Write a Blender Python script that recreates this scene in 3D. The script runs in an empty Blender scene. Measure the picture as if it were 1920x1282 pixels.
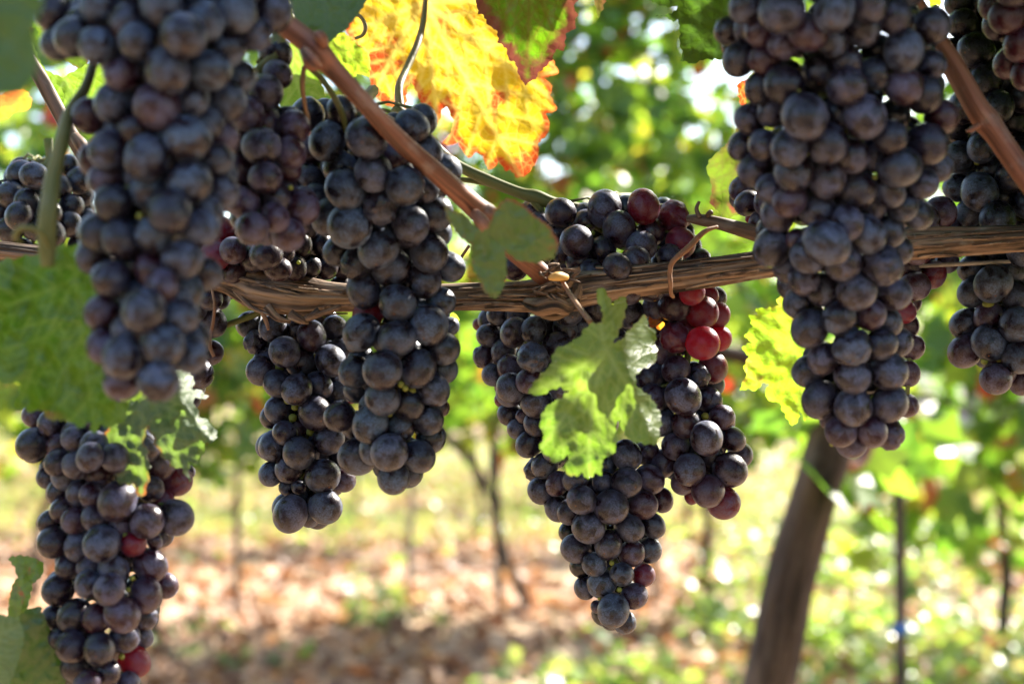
import bpy, bmesh, math, random
import numpy as np
from mathutils import Vector, Matrix, Quaternion, noise
from mathutils.geometry import delaunay_2d_cdt
R = math.radians
random.seed(7)
C = bpy.context.scene.collection
S = bpy.context.scene

# ------------------------------------------------------------------ camera, light, exposure
CAM_Z, PITCH, FPX = 0.95, R(1.7), 1920 * 50 / 36.0
cam = bpy.data.cameras.new('camera')
cam.lens = 50; cam.sensor_width = 36; cam.clip_start = .02; cam.clip_end = 2000
cam.dof.use_dof = True; cam.dof.focus_distance = .565; cam.dof.aperture_fstop = 8.0
co = bpy.data.objects.new('camera', cam); C.objects.link(co)
co.location = (0, 0, CAM_Z); co.rotation_euler = (math.pi / 2 + PITCH, 0, 0)
S.camera = co
SUN_AZ, SUN_EL = R(46), R(38)          # azimuth from +Y towards +X
sdir = Vector((math.cos(SUN_EL) * math.sin(SUN_AZ), math.cos(SUN_EL) * math.cos(SUN_AZ), math.sin(SUN_EL)))
W = bpy.data.worlds.new('World'); S.world = W; W.use_nodes = True
wn = W.node_tree.nodes; wl = W.node_tree.links
sky = wn.new('ShaderNodeTexSky'); sky.sky_type = 'NISHITA'; sky.sun_disc = False
sky.sun_elevation = SUN_EL; sky.sun_rotation = SUN_AZ; sky.dust_density = 2.0; sky.air_density = 1.0
wl.new(sky.outputs[0], wn['Background'].inputs[0]); wn['Background'].inputs[1].default_value = .11
sl = bpy.data.lights.new('sun', 'SUN'); sl.energy = 4.6; sl.angle = R(.53); sl.color = (1, .93, .82)
so = bpy.data.objects.new('sun', sl); C.objects.link(so); so.rotation_euler = (-sdir).to_track_quat('-Z', 'Y').to_euler()
so.location = (3, 5, 8)
S.view_settings.view_transform = 'Standard'; S.view_settings.look = 'None'
S.view_settings.exposure = 2.4; S.view_settings.gamma = 1
S.cycles.use_denoising = True
S.cycles.max_bounces = 8; S.cycles.diffuse_bounces = 4; S.cycles.glossy_bounces = 2
S.cycles.transmission_bounces = 4; S.cycles.transparent_max_bounces = 6
S.cycles.caustics_reflective = False; S.cycles.caustics_refractive = False
S.cycles.sample_clamp_indirect = 6

FWD = Vector((0, math.cos(PITCH), math.sin(PITCH))); UP = Vector((0, -math.sin(PITCH), math.cos(PITCH)))
def P(px, py, d):
    """a point of the place, d metres in front of the lens"""
    px, py, d = float(px), float(py), float(d)
    return Vector((0, 0, CAM_Z)) + d * (FWD + Vector((1, 0, 0)) * ((px - 960) / FPX) + UP * ((641 - py) / FPX))

# ------------------------------------------------------------------ helpers
def tag(o, label=None, cat=None, group=None, kind=None):
    for k, v in (('label', label), ('category', cat), ('group', group), ('kind', kind)):
        if v: o[k] = v
    return o
def empty(name, loc, label=None, cat=None, group=None):
    o = bpy.data.objects.new(name, None); C.objects.link(o); o.location = loc; o.empty_display_size = .02
    return tag(o, label, cat, group)
def link_mesh(name, me, mat=None, parent=None, loc=None):
    o = bpy.data.objects.new(name, me); C.objects.link(o)
    if mat and not me.materials: me.materials.append(mat)
    if parent: o.parent = parent
    if loc is not None: o.location = loc
    return o
def mesh_from(name, V, F, smooth=True, attrs=None):
    me = bpy.data.meshes.new(name); me.from_pydata([tuple(v) for v in V], [], F); me.update()
    if smooth: me.polygons.foreach_set('use_smooth', [True] * len(me.polygons))
    for k, (typ, data) in (attrs or {}).items():
        a = me.attributes.new(k, typ, 'POINT')
        arr = np.asarray(data, dtype=np.float32).ravel()
        a.data.foreach_set('value' if typ == 'FLOAT' else 'vector', arr)
    return me
def catmull(pts, n):
    pts = [np.array(p, float) for p in pts]
    pts = [2 * pts[0] - pts[1]] + pts + [2 * pts[-1] - pts[-2]]
    out = []
    for i in range(1, len(pts) - 2):
        p0, p1, p2, p3 = pts[i-1:i+3]
        for k in range(n):
            t = k / n
            out.append(.5 * ((2*p1) + (-p0+p2)*t + (2*p0-5*p1+4*p2-p3)*t*t + (-p0+3*p1-3*p2+p3)*t**3))
    out.append(pts[-2]); return out
def tube(path, seg=16, disp=None, s0=0.0):
    """path: rows x,y,z,r in metres; returns V, F, bark coords"""
    V, F, T = [], [], []; s = s0; up = Vector((0, 0, 1)); prev = None
    n = len(path)
    ref = None
    for i, p in enumerate(path):
        c = Vector(p[:3]); a = Vector(path[max(0, i-1)][:3]); b = Vector(path[min(n-1, i+1)][:3])
        t = (b - a).normalized()
        if ref is None:
            ref = t.orthogonal().normalized()
        ref = (ref - t * ref.dot(t)).normalized(); bn = t.cross(ref)
        if prev is not None: s += (c - prev).length
        prev = c
        for k in range(seg):
            th = 2 * math.pi * k / seg; r = p[3]
            if disp: r = r * (1 + disp(s, th, i / (n - 1)))
            q = c + (ref * math.cos(th) + bn * math.sin(th)) * r
            V.append(q); T.append((s, math.cos(th) * p[3], math.sin(th) * p[3]))
    for i in range(n - 1):
        for k in range(seg):
            k2 = (k + 1) % seg
            F.append((i*seg+k, i*seg+k2, (i+1)*seg+k2, (i+1)*seg+k))
    for i0 in (0, (n-1)*seg):
        V.append(Vector(path[0 if i0 == 0 else -1][:3])); T.append((s, 0, 0)); c = len(V) - 1
        for k in range(seg):
            f = (c, i0 + (k+1) % seg, i0 + k); F.append(f if i0 == 0 else f[::-1])
    return V, F, T
def join(parts):
    V, F, T = [], [], []
    for v, f, t in parts:
        b = len(V); V += v; T += t; F += [tuple(i + b for i in q) for q in f]
    return V, F, T
def px_path(rows, n=8):
    """rows px,py,d,r_px -> metres"""
    return catmull([tuple(P(x, y, d)) + (r * d / FPX,) for x, y, d, r in rows], n)
def tube_obj(name, rows, mat, parent=None, n=8, seg=14, disp=None):
    V, F, T = tube(px_path(rows, n), seg, disp)
    loc = parent.location if parent else None
    if loc is not None: V = [v - loc for v in V]
    return link_mesh(name, mesh_from(name, V, F, attrs={'bark': ('FLOAT_VECTOR', [tuple(t) for t in T])}), mat, parent)

# ------------------------------------------------------------------ node materials
class NT:
    def __init__(s, name):
        s.m = bpy.data.materials.new(name); s.m.use_nodes = True; s.t = s.m.node_tree; s.t.nodes.clear()
        s.out = s.t.nodes.new('ShaderNodeOutputMaterial')
    def n(s, typ, ins=None, **kw):
        nd = s.t.nodes.new('ShaderNode' + typ)
        for k, v in kw.items(): setattr(nd, k, v)
        for k, v in (ins or {}).items():
            sk = nd.inputs[k]
            if isinstance(v, bpy.types.NodeSocket): s.t.links.new(v, sk)
            else:
                if isinstance(v, (tuple, list)) and len(v) == 3 and sk.type == 'RGBA': v = (*v, 1)
                sk.default_value = v
        return nd
    def noise(s, vec, scale, detail=4, rough=.55, dist=0):
        return s.n('TexNoise', {'Vector': vec, 'Scale': scale, 'Detail': detail, 'Roughness': rough, 'Distortion': dist}).outputs[0]
    def ramp(s, f, a, b, lo=0.0, hi=1.0):
        return s.n('MapRange', {0: f, 1: a, 2: b, 3: lo, 4: hi}, clamp=True, interpolation_type='SMOOTHSTEP').outputs[0]
    def mix(s, f, a, b, mode='MIX'):
        nd = s.n('Mix', data_type='RGBA', blend_type=mode)
        for i, v in ((0, f), (6, a), (7, b)):
            sk = nd.inputs[i]
            if isinstance(v, bpy.types.NodeSocket): s.t.links.new(v, sk)
            else: sk.default_value = (*v, 1) if isinstance(v, (tuple, list)) and len(v) == 3 else v
        return nd.outputs[2]
    def math(s, op, a, b=0.0, c=0.0):
        return s.n('Math', {0: a, 1: b, 2: c}, operation=op).outputs[0]
    def vmath(s, op, a, b=(0, 0, 0)):
        return s.n('VectorMath', {0: a, 1: b}, operation=op).outputs[0]
    def bump(s, h, strength=.3, dist=.001):
        return s.n('Bump', {'Height': h, 'Strength': strength, 'Distance': dist}).outputs[0]
    def attr(s, name): return s.n('Attribute', attribute_name=name)
    def surf(s, sh): s.t.links.new(sh, s.out.inputs[0]); return s.m

def mat_grape():
    t = NT('grape_skin')
    oi = t.n('ObjectInfo'); tc = t.n('TexCoord').outputs['Object']
    off = t.vmath('ADD', tc, t.n('CombineXYZ', {0: t.math('MULTIPLY', oi.outputs['Random'], 37), 1: t.math('MULTIPLY', oi.outputs['Random'], 91), 2: 0.0}).outputs[0])
    sc = t.n('SeparateColor', {0: oi.outputs['Color']})
    red, bloom, hue = sc.outputs
    skin = t.mix(red, (.0045, .0045, .008), (.13, .006, .018))
    bl = t.mix(hue, (.060, .098, .166), (.088, .070, .132))
    big = t.ramp(t.noise(off, 1.3, 3), .36, .60, .12, 1)
    fine = t.ramp(t.noise(off, 9, 7, .85), .40, .58, .15, 1.2)
    mid = t.ramp(t.noise(off, 5, 4, .6, 1.2), .34, .46, .55, 1)
    m = t.math('MULTIPLY', t.math('MULTIPLY', big, fine), t.math('MULTIPLY', mid, bloom))
    rub = t.ramp(t.noise(off, 1.1, 1, .4, .6), .53, .62, 1, .10)       # rubbed patches of bare skin
    m = t.math('MULTIPLY', m, rub)
    col = t.mix(m, skin, bl)
    vo = t.n('TexVoronoi', {'Vector': off, 'Scale': 3.0, 'Randomness': 1.0})
    dot = t.math('MULTIPLY', t.ramp(vo.outputs['Distance'], .07, .12, 1, 0), t.ramp(t.n('SeparateColor', {0: vo.outputs['Color']}).outputs[0], .72, .76))
    col = t.mix(t.math('MULTIPLY', dot, .7), col, (.045, .022, .015))
    sx = t.n('SeparateXYZ', {0: tc})
    rr = t.math('SQRT', t.math('ADD', t.math('MULTIPLY', sx.outputs[0], sx.outputs[0]), t.math('MULTIPLY', sx.outputs[1], sx.outputs[1])))
    scar = t.math('MULTIPLY', t.ramp(rr, .04, .085, 1, 0), t.ramp(sx.outputs[2], -.5, -.2, 1, 0))
    col = t.mix(t.math('MULTIPLY', scar, .8), col, (.10, .045, .022))
    rough = t.math('ADD', t.math('MULTIPLY', m, .42), .26)
    nrm = t.bump(t.math('ADD', t.math('MULTIPLY', fine, .3), t.noise(off, 3, 2)), .12, .0006)
    p = t.n('BsdfPrincipled', {'Base Color': col, 'Roughness': rough, 'Normal': nrm, 'Specular IOR Level': .38,
                               'Sheen Weight': t.math('MULTIPLY', m, .12), 'Sheen Roughness': .4, 'Sheen Tint': (.75, .82, 1, 1)})
    tr = t.n('BsdfTranslucent', {'Color': t.mix(red, (.10, .006, .02), (.70, .055, .09)), 'Normal': nrm})
    f = t.math('ADD', t.math('ADD', t.math('MULTIPLY', t.math('MULTIPLY', red, red), .28), t.math('MULTIPLY', t.math('POWER', red, 8.0), .10)), .015)
    return t.surf(t.n('MixShader', {0: f, 1: p.outputs[0], 2: tr.outputs[0]}).outputs[0])

def mat_simple(name, c1, c2, rough=.6, scale=40, trans=None, tf=.3, bump=.3, spec=.4):
    t = NT(name); tc = t.n('TexCoord').outputs['Object']
    f = t.ramp(t.noise(tc, scale, 5, .6), .35, .65)
    p = t.n('BsdfPrincipled', {'Base Color': t.mix(f, c1, c2), 'Roughness': rough, 'Specular IOR Level': spec, 'Normal': t.bump(f, bump, .0006)})
    if not trans: return t.surf(p.outputs[0])
    tr = t.n('BsdfTranslucent', {'Color': (*trans, 1)})
    return t.surf(t.n('MixShader', {0: tf, 1: p.outputs[0], 2: tr.outputs[0]}).outputs[0])

def mat_bark(name, dark, mid, light, along=60, across=900, rough=.8, bump=.8, bd=.0012, patches=.5):
    """fibrous bark, streaked along the stem (attribute bark = length along, position across)"""
    t = NT(name); a = t.attr('bark').outputs['Vector']
    mp = t.n('Mapping', {'Vector': a, 'Scale': (along, across, across)}).outputs[0]
    mp2 = t.n('Mapping', {'Vector': a, 'Scale': (along * .35, across * .3, across * .3)}).outputs[0]
    f1 = t.noise(mp, 1, 6, .65, .4); f2 = t.noise(mp2, 1, 4, .6, .8)
    f3 = t.noise(t.n('Mapping', {'Vector': a, 'Scale': (90, 140, 140)}).outputs[0], 1, 4)
    col = t.mix(t.ramp(f1, .38, .62), dark, mid)
    col = t.mix(t.math('MULTIPLY', t.ramp(f2, .48, .66), .75), col, light)
    col = t.mix(t.math('MULTIPLY', t.ramp(f3, .55, .72), patches), col, (.30, .29, .27))
    crack = t.ramp(f2, .36, .43, 1, 0)
    col = t.mix(t.math('MULTIPLY', crack, .85 if across > 300 or along < 10 else .15), col, tuple(c * .25 for c in dark))
    h = t.math('ADD', t.math('MULTIPLY', f1, .5), t.math('MULTIPLY', t.ramp(f2, .3, .6), .8))
    p = t.n('BsdfPrincipled', {'Base Color': col, 'Roughness': rough, 'Normal': t.bump(h, bump, bd), 'Specular IOR Level': .3})
    return t.surf(p.outputs[0])

def mat_leaf(name, green, alt, vein, edge, blotch, trans, ew=.0035, blot=.0, bscale=90, tf=.5, edge_trans=(.5, .08, .03), rough=.42, rimvar=1.0, pale=0.0, vtrans=None):
    """a vine leaf: veins and margin come from attributes vein / edge / luv (metres on the leaf)"""
    t = NT(name); luv = t.attr('luv').outputs['Vector']; vn = t.attr('vein').outputs['Fac']; ed = t.attr('edge').outputs['Fac']
    n1 = t.noise(luv, bscale, 5, .6, .5); n2 = t.noise(luv, 30, 3)
    vor = t.n('TexVoronoi', {'Vector': t.vmath('ADD', luv, t.n('TexNoise', {'Vector': luv, 'Scale': 160.0}).outputs[1]) if False else luv, 'Scale': 230.0}, feature='DISTANCE_TO_EDGE').outputs[0]
    vor2 = t.n('TexVoronoi', {'Vector': luv, 'Scale': 700.0}, feature='DISTANCE_TO_EDGE').outputs[0]
    net = t.math('MAXIMUM', t.ramp(vor, .0, .07, .8, 0), t.ramp(vor2, 0, .09, .4, 0))
    v = t.math('MAXIMUM', vn, t.math('MULTIPLY', net, .6))
    base = t.mix(t.ramp(n2, .35, .65), green, alt)
    tr = t.mix(t.ramp(n2, .35, .65), trans, tuple(min(1, c * k) for c, k in zip(trans, (1.25, 1.05, .7))))
    wob = t.math('SUBTRACT', ed, t.math('MULTIPLY', t.math('SUBTRACT', n1, .5), ew * 2.2))
    em = t.ramp(wob, ew * .35, ew, 1, 0) if ew else None
    if em is not None and rimvar: em = t.math('MULTIPLY', em, t.ramp(t.noise(luv, 22, 3), .5 - .1 * (1 - rimvar), .62))
    bm = t.math('MULTIPLY', t.ramp(n1, .60 - .16 * blot, .70 - .12 * blot), 1.0 if blot else 0.0)
    # blotches sit nearer the rim and between the veins
    bm = t.math('MULTIPLY', bm, t.math('SUBTRACT', 1.0, t.math('MULTIPLY', vn, .6)))
    base = t.mix(bm, base, blotch); tr = t.mix(bm, tr, edge_trans)
    if em is not None:
        base = t.mix(em, base, edge); tr = t.mix(em, tr, edge_trans)
    base = t.mix(t.math('MULTIPLY', v, .9), base, vein)
    tr = t.mix(t.math('MULTIPLY', v, .6), tr, vtrans or tuple(c * .55 for c in vein))
    if pale:
        sp = t.ramp(t.noise(luv, 260, 2), .70, .74)
        base = t.mix(t.math('MULTIPLY', sp, pale), base, (.35, .36, .30))
    h = t.math('SUBTRACT', t.math('MULTIPLY', t.math('MINIMUM', vor, .25), 2.0), t.math('MULTIPLY', v, .6))
    nrm = t.bump(h, .35, .0008)
    p = t.n('BsdfPrincipled', {'Base Color': base, 'Roughness': rough, 'Normal': nrm, 'Specular IOR Level': .45})
    tl = t.n('BsdfTranslucent', {'Color': tr, 'Normal': nrm})
    return t.surf(t.n('MixShader', {0: tf, 1: p.outputs[0], 2: tl.outputs[0]}).outputs[0])

M = {}
M['grape'] = mat_grape()
M['unripe'] = mat_simple('unripe_grape_skin', (.22, .26, .05), (.30, .30, .07), .45, 200, (.5, .55, .08), .35)
M['stalk'] = mat_simple('bunch_stalk_green', (.10, .13, .03), (.18, .16, .06), .6, 120, (.3, .35, .06), .15)
M['old_wood'] = mat_bark('old_vine_wood', (.04, .026, .018), (.20, .128, .086), (.37, .26, .18), 24, 420, patches=.55)
M['strip'] = mat_bark('peeling_bark', (.07, .045, .032), (.22, .145, .10), (.36, .27, .19), 40, 700, patches=.4)
M['cane'] = mat_bark('red_brown_cane', (.12, .048, .028), (.24, .098, .058), (.33, .16, .10), 16, 420, .55, .5, .0006, .25)
M['cane_grey'] = mat_bark('grey_brown_cane', (.07, .042, .028), (.13, .08, .055), (.20, .13, .09), 20, 400, .6, .4, .0006, .25)
M['cane_green'] = mat_bark('green_cane', (.07, .08, .02), (.11, .11, .03), (.16, .14, .05), 14, 260, .5, .25, .0005, .1)
M['petiole'] = mat_simple('petiole_green', (.13, .15, .05), (.20, .13, .07), .5, 60, (.4, .35, .1), .2)
M['petiole_red'] = mat_simple('petiole_brown', (.22, .10, .05), (.28, .15, .07), .5, 60, (.4, .2, .1), .15)
M['tendril'] = mat_simple('dry_tendril', (.16, .075, .04), (.24, .12, .06), .7, 80)
M['wire'] = mat_simple('galvanised_wire', (.20, .18, .16), (.30, .27, .24), .45, 300)
M['trunk'] = mat_bark('trunk_bark', (.026, .019, .016), (.068, .050, .040), (.13, .10, .08), 8, 60, .95, 1, .006, .1)
M['post'] = mat_bark('weathered_post', (.16, .13, .11), (.28, .24, .21), (.36, .32, .28), 6, 70, .85, .6, .003, .2)

# ------------------------------------------------------------------ grapes
def berry_mesh(k):
    rnd = random.Random(k); bm = bmesh.new()
    bmesh.ops.create_uvsphere(bm, u_segments=30, v_segments=20, radius=1)
    a = [rnd.uniform(-.05, .05) for _ in range(6)]
    el = rnd.uniform(.97, 1.13)
    for v in bm.verts:
        x, y, z = v.co
        f = 1 + a[0]*x*y*2 + a[1]*(x*x-y*y) + a[2]*x*z + a[3]*y*z
        if z > .93: f -= (z - .93) * 1.2          # dimple under the stalk
        if z < -.985: f -= (-.985 - z) * 2         # stylar scar
        if k >= 6:                                 # a shrivelled one
            w = abs(noise.noise(Vector((x*2.2 + k, y*2.2, z*.9)))); f *= .86 + .30 * min(.5, w * 1.6) + .05 * noise.noise(v.co * 3)
        v.co = Vector((x*f, y*f, z*f*el))
    me = bpy.data.meshes.new('grape'); bm.to_mesh(me); bm.free()
    me.polygons.foreach_set('use_smooth', [True] * len(me.polygons)); me.materials.append(M['grape'])
    return me
BERRY = [berry_mesh(k) for k in range(8)]
def unripe_mesh():
    bm = bmesh.new(); bmesh.ops.create_uvsphere(bm, u_segments=16, v_segments=12, radius=1)
    me = bpy.data.meshes.new('unripe_grape'); bm.to_mesh(me); bm.free()
    me.polygons.foreach_set('use_smooth', [True] * len(me.polygons)); me.materials.append(M['unripe']); return me
UNRIPE = unripe_mesh()

def parse(s):
    out = []
    for w in s.split():
        c = ''
        while w[-1].isalpha(): c = w[-1] + c; w = w[:-1]
        x, y, r = w.split(','); out.append((float(x), float(y), float(r) * (1.05 if float(r) > 12 else 1), c))
    return out

def bunch(label, spec, d_top, d_bot, tone=(.0, .75, .2), shots='', squash=.75, seed=1, total=100, fill=60, top=None, group='bunches of dark wine grapes hanging on the vine'):
    """spec: berries seen at px,py with radius r (+ r red, p purple, d bare dark); the rest of the bunch is packed behind"""
    rnd = random.Random(seed); L = parse(spec)
    X = np.array([b[0] for b in L]); Y = np.array([b[1] for b in L]); Rp = np.array([b[2] for b in L])
    y0, y1 = Y.min(), Y.max(); rbar = np.median(Rp)
    dax = lambda y: d_top + (d_bot - d_top) * min(1, max(0, (y - y0) / max(1, y1 - y0)))
    def ext(y):
        m = np.abs(Y - y) < 2.0 * rbar
        if not m.any(): m = np.abs(Y - y) <= np.abs(Y - y).min() + 1
        return (X - Rp)[m].min(), (X + Rp)[m].max()
    N = len(L); D = np.zeros(N); Rm = np.zeros(N)
    for i in range(N):
        a, b = ext(Y[i]); c, w = (a + b) / 2, (b - a) / 2 - rbar * .8
        d0 = dax(Y[i]); Rm[i] = max(Rp[i], rbar * .78 if Rp[i] > rbar * .5 else Rp[i]) * d0 / FPX
        if Rp[i] > rbar * 1.1: Rm[i] = (rbar * 1.1 + (Rp[i] - rbar * 1.1) * .6) * d0 / FPX
        Rm[i] = (max(Rp[i], rbar * .93) if Rp[i] > rbar * .62 and 'k' not in L[i][3] else Rp[i]) * d0 / FPX
        if Rp[i] > rbar * 1.1: Rm[i] = (rbar * 1.1 + (Rp[i] - rbar * 1.1) * .6) * d0 / FPX
        wx = math.sqrt(max(0.0, 1 - min(1, abs(X[i] - c) / max(w, 1))**2))
        D[i] = d0 - squash * w * d0 / FPX * wx + (rbar - Rp[i]) * d0 / FPX * 1.6
    PX = X.copy(); PY = Y.copy()
    for it in range(160):                          # settle so that skins touch but do not run through each other
        x = (PX - 960) / FPX * D; y = (PY - 641) / FPX * D
        for i in range(N):
            dx = x - x[i]; dy = y - y[i]; dz = D - D[i]
            rs = (Rm + Rm[i]) * .90; dd = np.sqrt(dx*dx + dy*dy + dz*dz); dd[i] = 9
            for j in np.where(dd < rs)[0]:
                need = math.sqrt(max(0, rs[j]**2 - dx[j]**2 - dy[j]**2)) - abs(dz[j])
                s = 1 if dz[j] > 0 or (dz[j] == 0 and i < j) else -1
                st = min(need, .0012) * .35
                D[i] -= s * st; D[j] += s * st
                h = math.hypot(dx[j], dy[j]) + 1e-6; q = .10
                PX[i] -= dx[j]/h*q; PX[j] += dx[j]/h*q; PY[i] -= dy[j]/h*q; PY[j] += dy[j]/h*q
        PX += (X - PX) * .04; PY += (Y - PY) * .04
    pts = [P(PX[i], PY[i], D[i]) for i in range(N)]
    rad = [float(Rm[i]) for i in range(N)]; code = [b[3] for b in L]
    root = empty('grape_bunch', P((ext(y0)[0] + ext(y0)[1]) / 2, y0 - 25, dax(y0)), label, 'grape bunch', group)
    # pack the rest of the bunch behind the berries seen
    back = []
    XY = np.array([[p.x, p.y, p.z] for p in pts]); RR = np.array(rad)
    tries = 0
    while len(back) < fill and tries < 16000:
        tries += 1
        py = rnd.uniform(y0, y1); a, b = ext(py); c, w = (a + b) / 2, (b - a) / 2
        px = rnd.uniform(a + rbar * .8, b - rbar * .8) if b - a > rbar * 1.7 else c
        d = dax(py); rm = float(rbar * d / FPX * rnd.uniform(.8, 1.05))
        wx = math.sqrt(max(.05, 1 - ((px - c) / max(w, 1))**2))
        dd = d + rnd.uniform(-.6, 1) * squash * w * d / FPX * wx
        rp = rm / dd * FPX; ok = True
        for q in (-.8, 0, .8):
            m = np.abs(Y - py - q * rp) < Rp * 1.15
            if not m.any(): ok = False; break
            aa = (X - Rp)[m].min(); bb = (X + Rp)[m].max(); h = math.sqrt(1 - q * q) * rp * .85
            if px - h < aa or px + h > bb: ok = False; break
        if not ok: continue
        # never in front of a berry that is seen
        near = np.hypot(X - px, Y - py) < (Rp + rp) * .92
        if near.any() and (dd < D[near] + .35 * rm).any(): continue
        p = P(px, py, dd); v = np.array(p)
        if (np.linalg.norm(XY - v, axis=1) < (RR + rm) * .68).any(): continue
        back.append((p, rm)); XY = np.vstack([XY, v]); RR = np.append(RR, rm)
    allp = [(pts[i], rad[i], code[i]) for i in range(N)] + [(p, r, '') for p, r in back]
    keep, rest = allp[:total - 1], allp[total - 1:]
    t = top or None
    def outward(p):
        py = 641 - (p - Vector((0, 0, CAM_Z))).dot(UP) / (p - Vector((0, 0, CAM_Z))).dot(FWD) * FPX
        a, b = ext(py); ax = P((a + b) / 2, py - rbar * .8, dax(py))
        v = p - ax
        return (v.normalized() + Vector((0, 0, -.9))).normalized(), ax
    V, F, T = [], [], []
    st = []
    rows = []
    for k in range(9):
        y = y0 - 10 + (y1 - y0 - 10) * k / 8; a, b = ext(y); rows.append(tuple(P((a+b)/2 + rnd.uniform(-4, 4), y, dax(y))) + ((.0021 - .0012 * k / 8),))
    if t: rows = [tuple(P(*t)) + (.0023,)] + rows
    st.append(tube(catmull(rows, 4), 7))
    for i, (p, r, c) in enumerate(keep):
        o, ax = outward(p)
        ob = link_mesh('grape', BERRY[rnd.randrange(6) if rnd.random() > .03 and 's' not in c else 6 + i % 2], None, root, p - root.location)
        ob.scale = (r, r, r)
        q = (-o).to_track_quat('Z', 'Y') @ Quaternion((0, 0, 1), rnd.uniform(0, 6.28))
        wob = Quaternion((rnd.uniform(-1, 1), rnd.uniform(-1, 1), rnd.uniform(-1, 1)), rnd.uniform(0, .9))
        ob.rotation_mode = 'QUATERNION'; ob.rotation_quaternion = wob @ q
        red = tone[0] * rnd.uniform(.3, 1); bl = tone[1] * rnd.uniform(.6, 1.3); hue = tone[2] + rnd.uniform(-.15, .25)
        if 'r' in c: red = rnd.uniform(.65, .88) if 'p' not in c else rnd.uniform(.5, .7); bl *= .95; hue = .9
        if 'p' in c and 'r' not in c: red += .10; hue = max(hue, .7)
        if 'g' in c: red = rnd.uniform(.88, 1); bl = .7; hue = .9
        if 'd' in c: bl *= .3
        if 'l' in c: bl = 1
        ob.color = (min(1, red), min(1, max(0, bl)), min(1, max(0, hue)), 1)
        if i % 2 == 0 or i >= N:
            s0 = p - o * r * .97; mid = (s0 + ax) / 2 + Vector((0, 0, .002))
            st.append(tube([tuple(ax) + (.0008,), tuple(mid) + (.0006,), tuple(s0) + (.0007,)], 5))
    V, F, T = join(st); V = [v - root.location for v in V]
    link_mesh('stem', mesh_from('stem', V, F), M['stalk'], root)
    if rest:
        bm = bmesh.new()
        for p, r, c in rest:
            bmesh.ops.create_uvsphere(bm, u_segments=16, v_segments=10, radius=1, matrix=Matrix.Translation(p - root.location) @ Matrix.Diagonal((r, r, r, 1)))
        me = bpy.data.meshes.new('hidden_grapes'); bm.to_mesh(me); bm.free()
        me.polygons.foreach_set('use_smooth', [True] * len(me.polygons))
        o = link_mesh('inner_grapes', me, M['grape'], root); o['kind'] = 'stuff'; o.color = (.0, .6, .3, 1)
    for x, y, r, c in parse(shots):
        near = np.hypot(X - x, Y - y) < Rp + r + 14
        d = D[near].min() + .002 if near.any() else dax(y) - .01
        j = np.argmin(np.hypot(X - x, Y - y)); d = (d + D[j]) / 2 - .001
        link_mesh('unripe_grape', UNRIPE, None, root, P(x, y, d) - root.location).scale = (r * d / FPX,) * 3
    return root

# ------------------------------------------------------------------ the bunches (berries as seen, in photo pixels)
bunch('large soft blue bunch at the left, nearest the camera, beside the dark green leaf', '''
100,25,33d 190,10,35 140,70,36d 112,80,30d 181,85,33 153,45,28d 240,42,34 258,78,33 305,10,43 379,40,37 343,68,40 440,20,40 510,22,36 426,92,33 478,64,28 270,-30,40 370,-30,40 460,-35,38 180,-40,38
231,138,30p 315,132,39 392,132,37 214,192,35 297,198,43p 359,190,26 422,188,38 450,145,27 168,218,28pd 255,245,30d 205,282,34 275,297,39 352,260,44l 388,230,28 404,298,30 415,255,27p 356,342,42l 415,358,32l
198,335,26p 212,382,35d 278,357,33 317,397,38d 386,400,34 186,437,37d 228,450,34d 288,440,33 379,425,28 343,486,37l 208,522,33d 245,500,25d 285,505,24pd 303,540,25p 383,515,26 350,548,28 190,585,30p 270,581,37l 339,592,31l
231,668,38l 306,646,37l 362,632,30l 195,650,27p 226,720,31p 298,714,37l 357,665,28 330,560,24 180,300,24p 175,480,24 240,620,24''',
 .425, .405, (.05, .95, .15), '262,405,6 235,395,6 285,235,5', seed=1, fill=130, top=(320, -120, .44), total=110 - 10)
bunch('small violet bunch behind the large left one, left of the red brown cane', '''
517,105,30d 498,172,31 463,212,30p 439,262,22p 503,232,20p 550,240,31p 492,275,36 543,285,28p 447,320,30p 497,333,29 537,315,25p 455,378,29p 514,408,24p 565,388,32p 474,428,30p 540,440,31p 470,395,22 520,372,22 445,180,26 520,140,24 455,265,26 430,370,24''',
 .475, .47, (.08, 1.0, .7), '505,395,5 512,372,5 545,352,5', seed=2, fill=60, top=(520, 20, .48))
bunch('long blue bunch hanging in front of the old wood, under the red brown cane', '''
614,265,33 688,262,37 792,225,28 773,238,30 800,282,22 836,318,26 582,287,19p 580,335,29 637,313,29 698,322,32 735,292,25pd 758,348,34 651,356,35 716,387,34 768,420,32 795,352,22 815,400,34 655,420,45l 620,405,34 710,462,39 764,435,30 818,440,24
803,472,33 842,500,22 732,500,39 635,470,28d 668,495,22d 796,525,31 682,544,32 745,568,34 804,611,35l 678,622,34 746,633,33 830,654,31 843,612,18 717,695,33 782,690,34 665,697,28 812,730,30 718,745,31 828,690,20 695,795,33l 750,800,24
801,786,28 808,820,25 637,780,25d 672,855,34 730,848,34l 785,855,30 738,895,27l 640,210,28d 575,215,30d 825,765,18pd 700,240,22d 596,370,24 825,565,20 690,590,20g 765,760,22d 700,840,24 770,890,18''',
 .505, .525, (.04, .8, .15), '752,720,7 760,728,6 773,733,7 773,750,6 730,775,7', seed=3, fill=100, top=(700, 170, .53))
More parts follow.
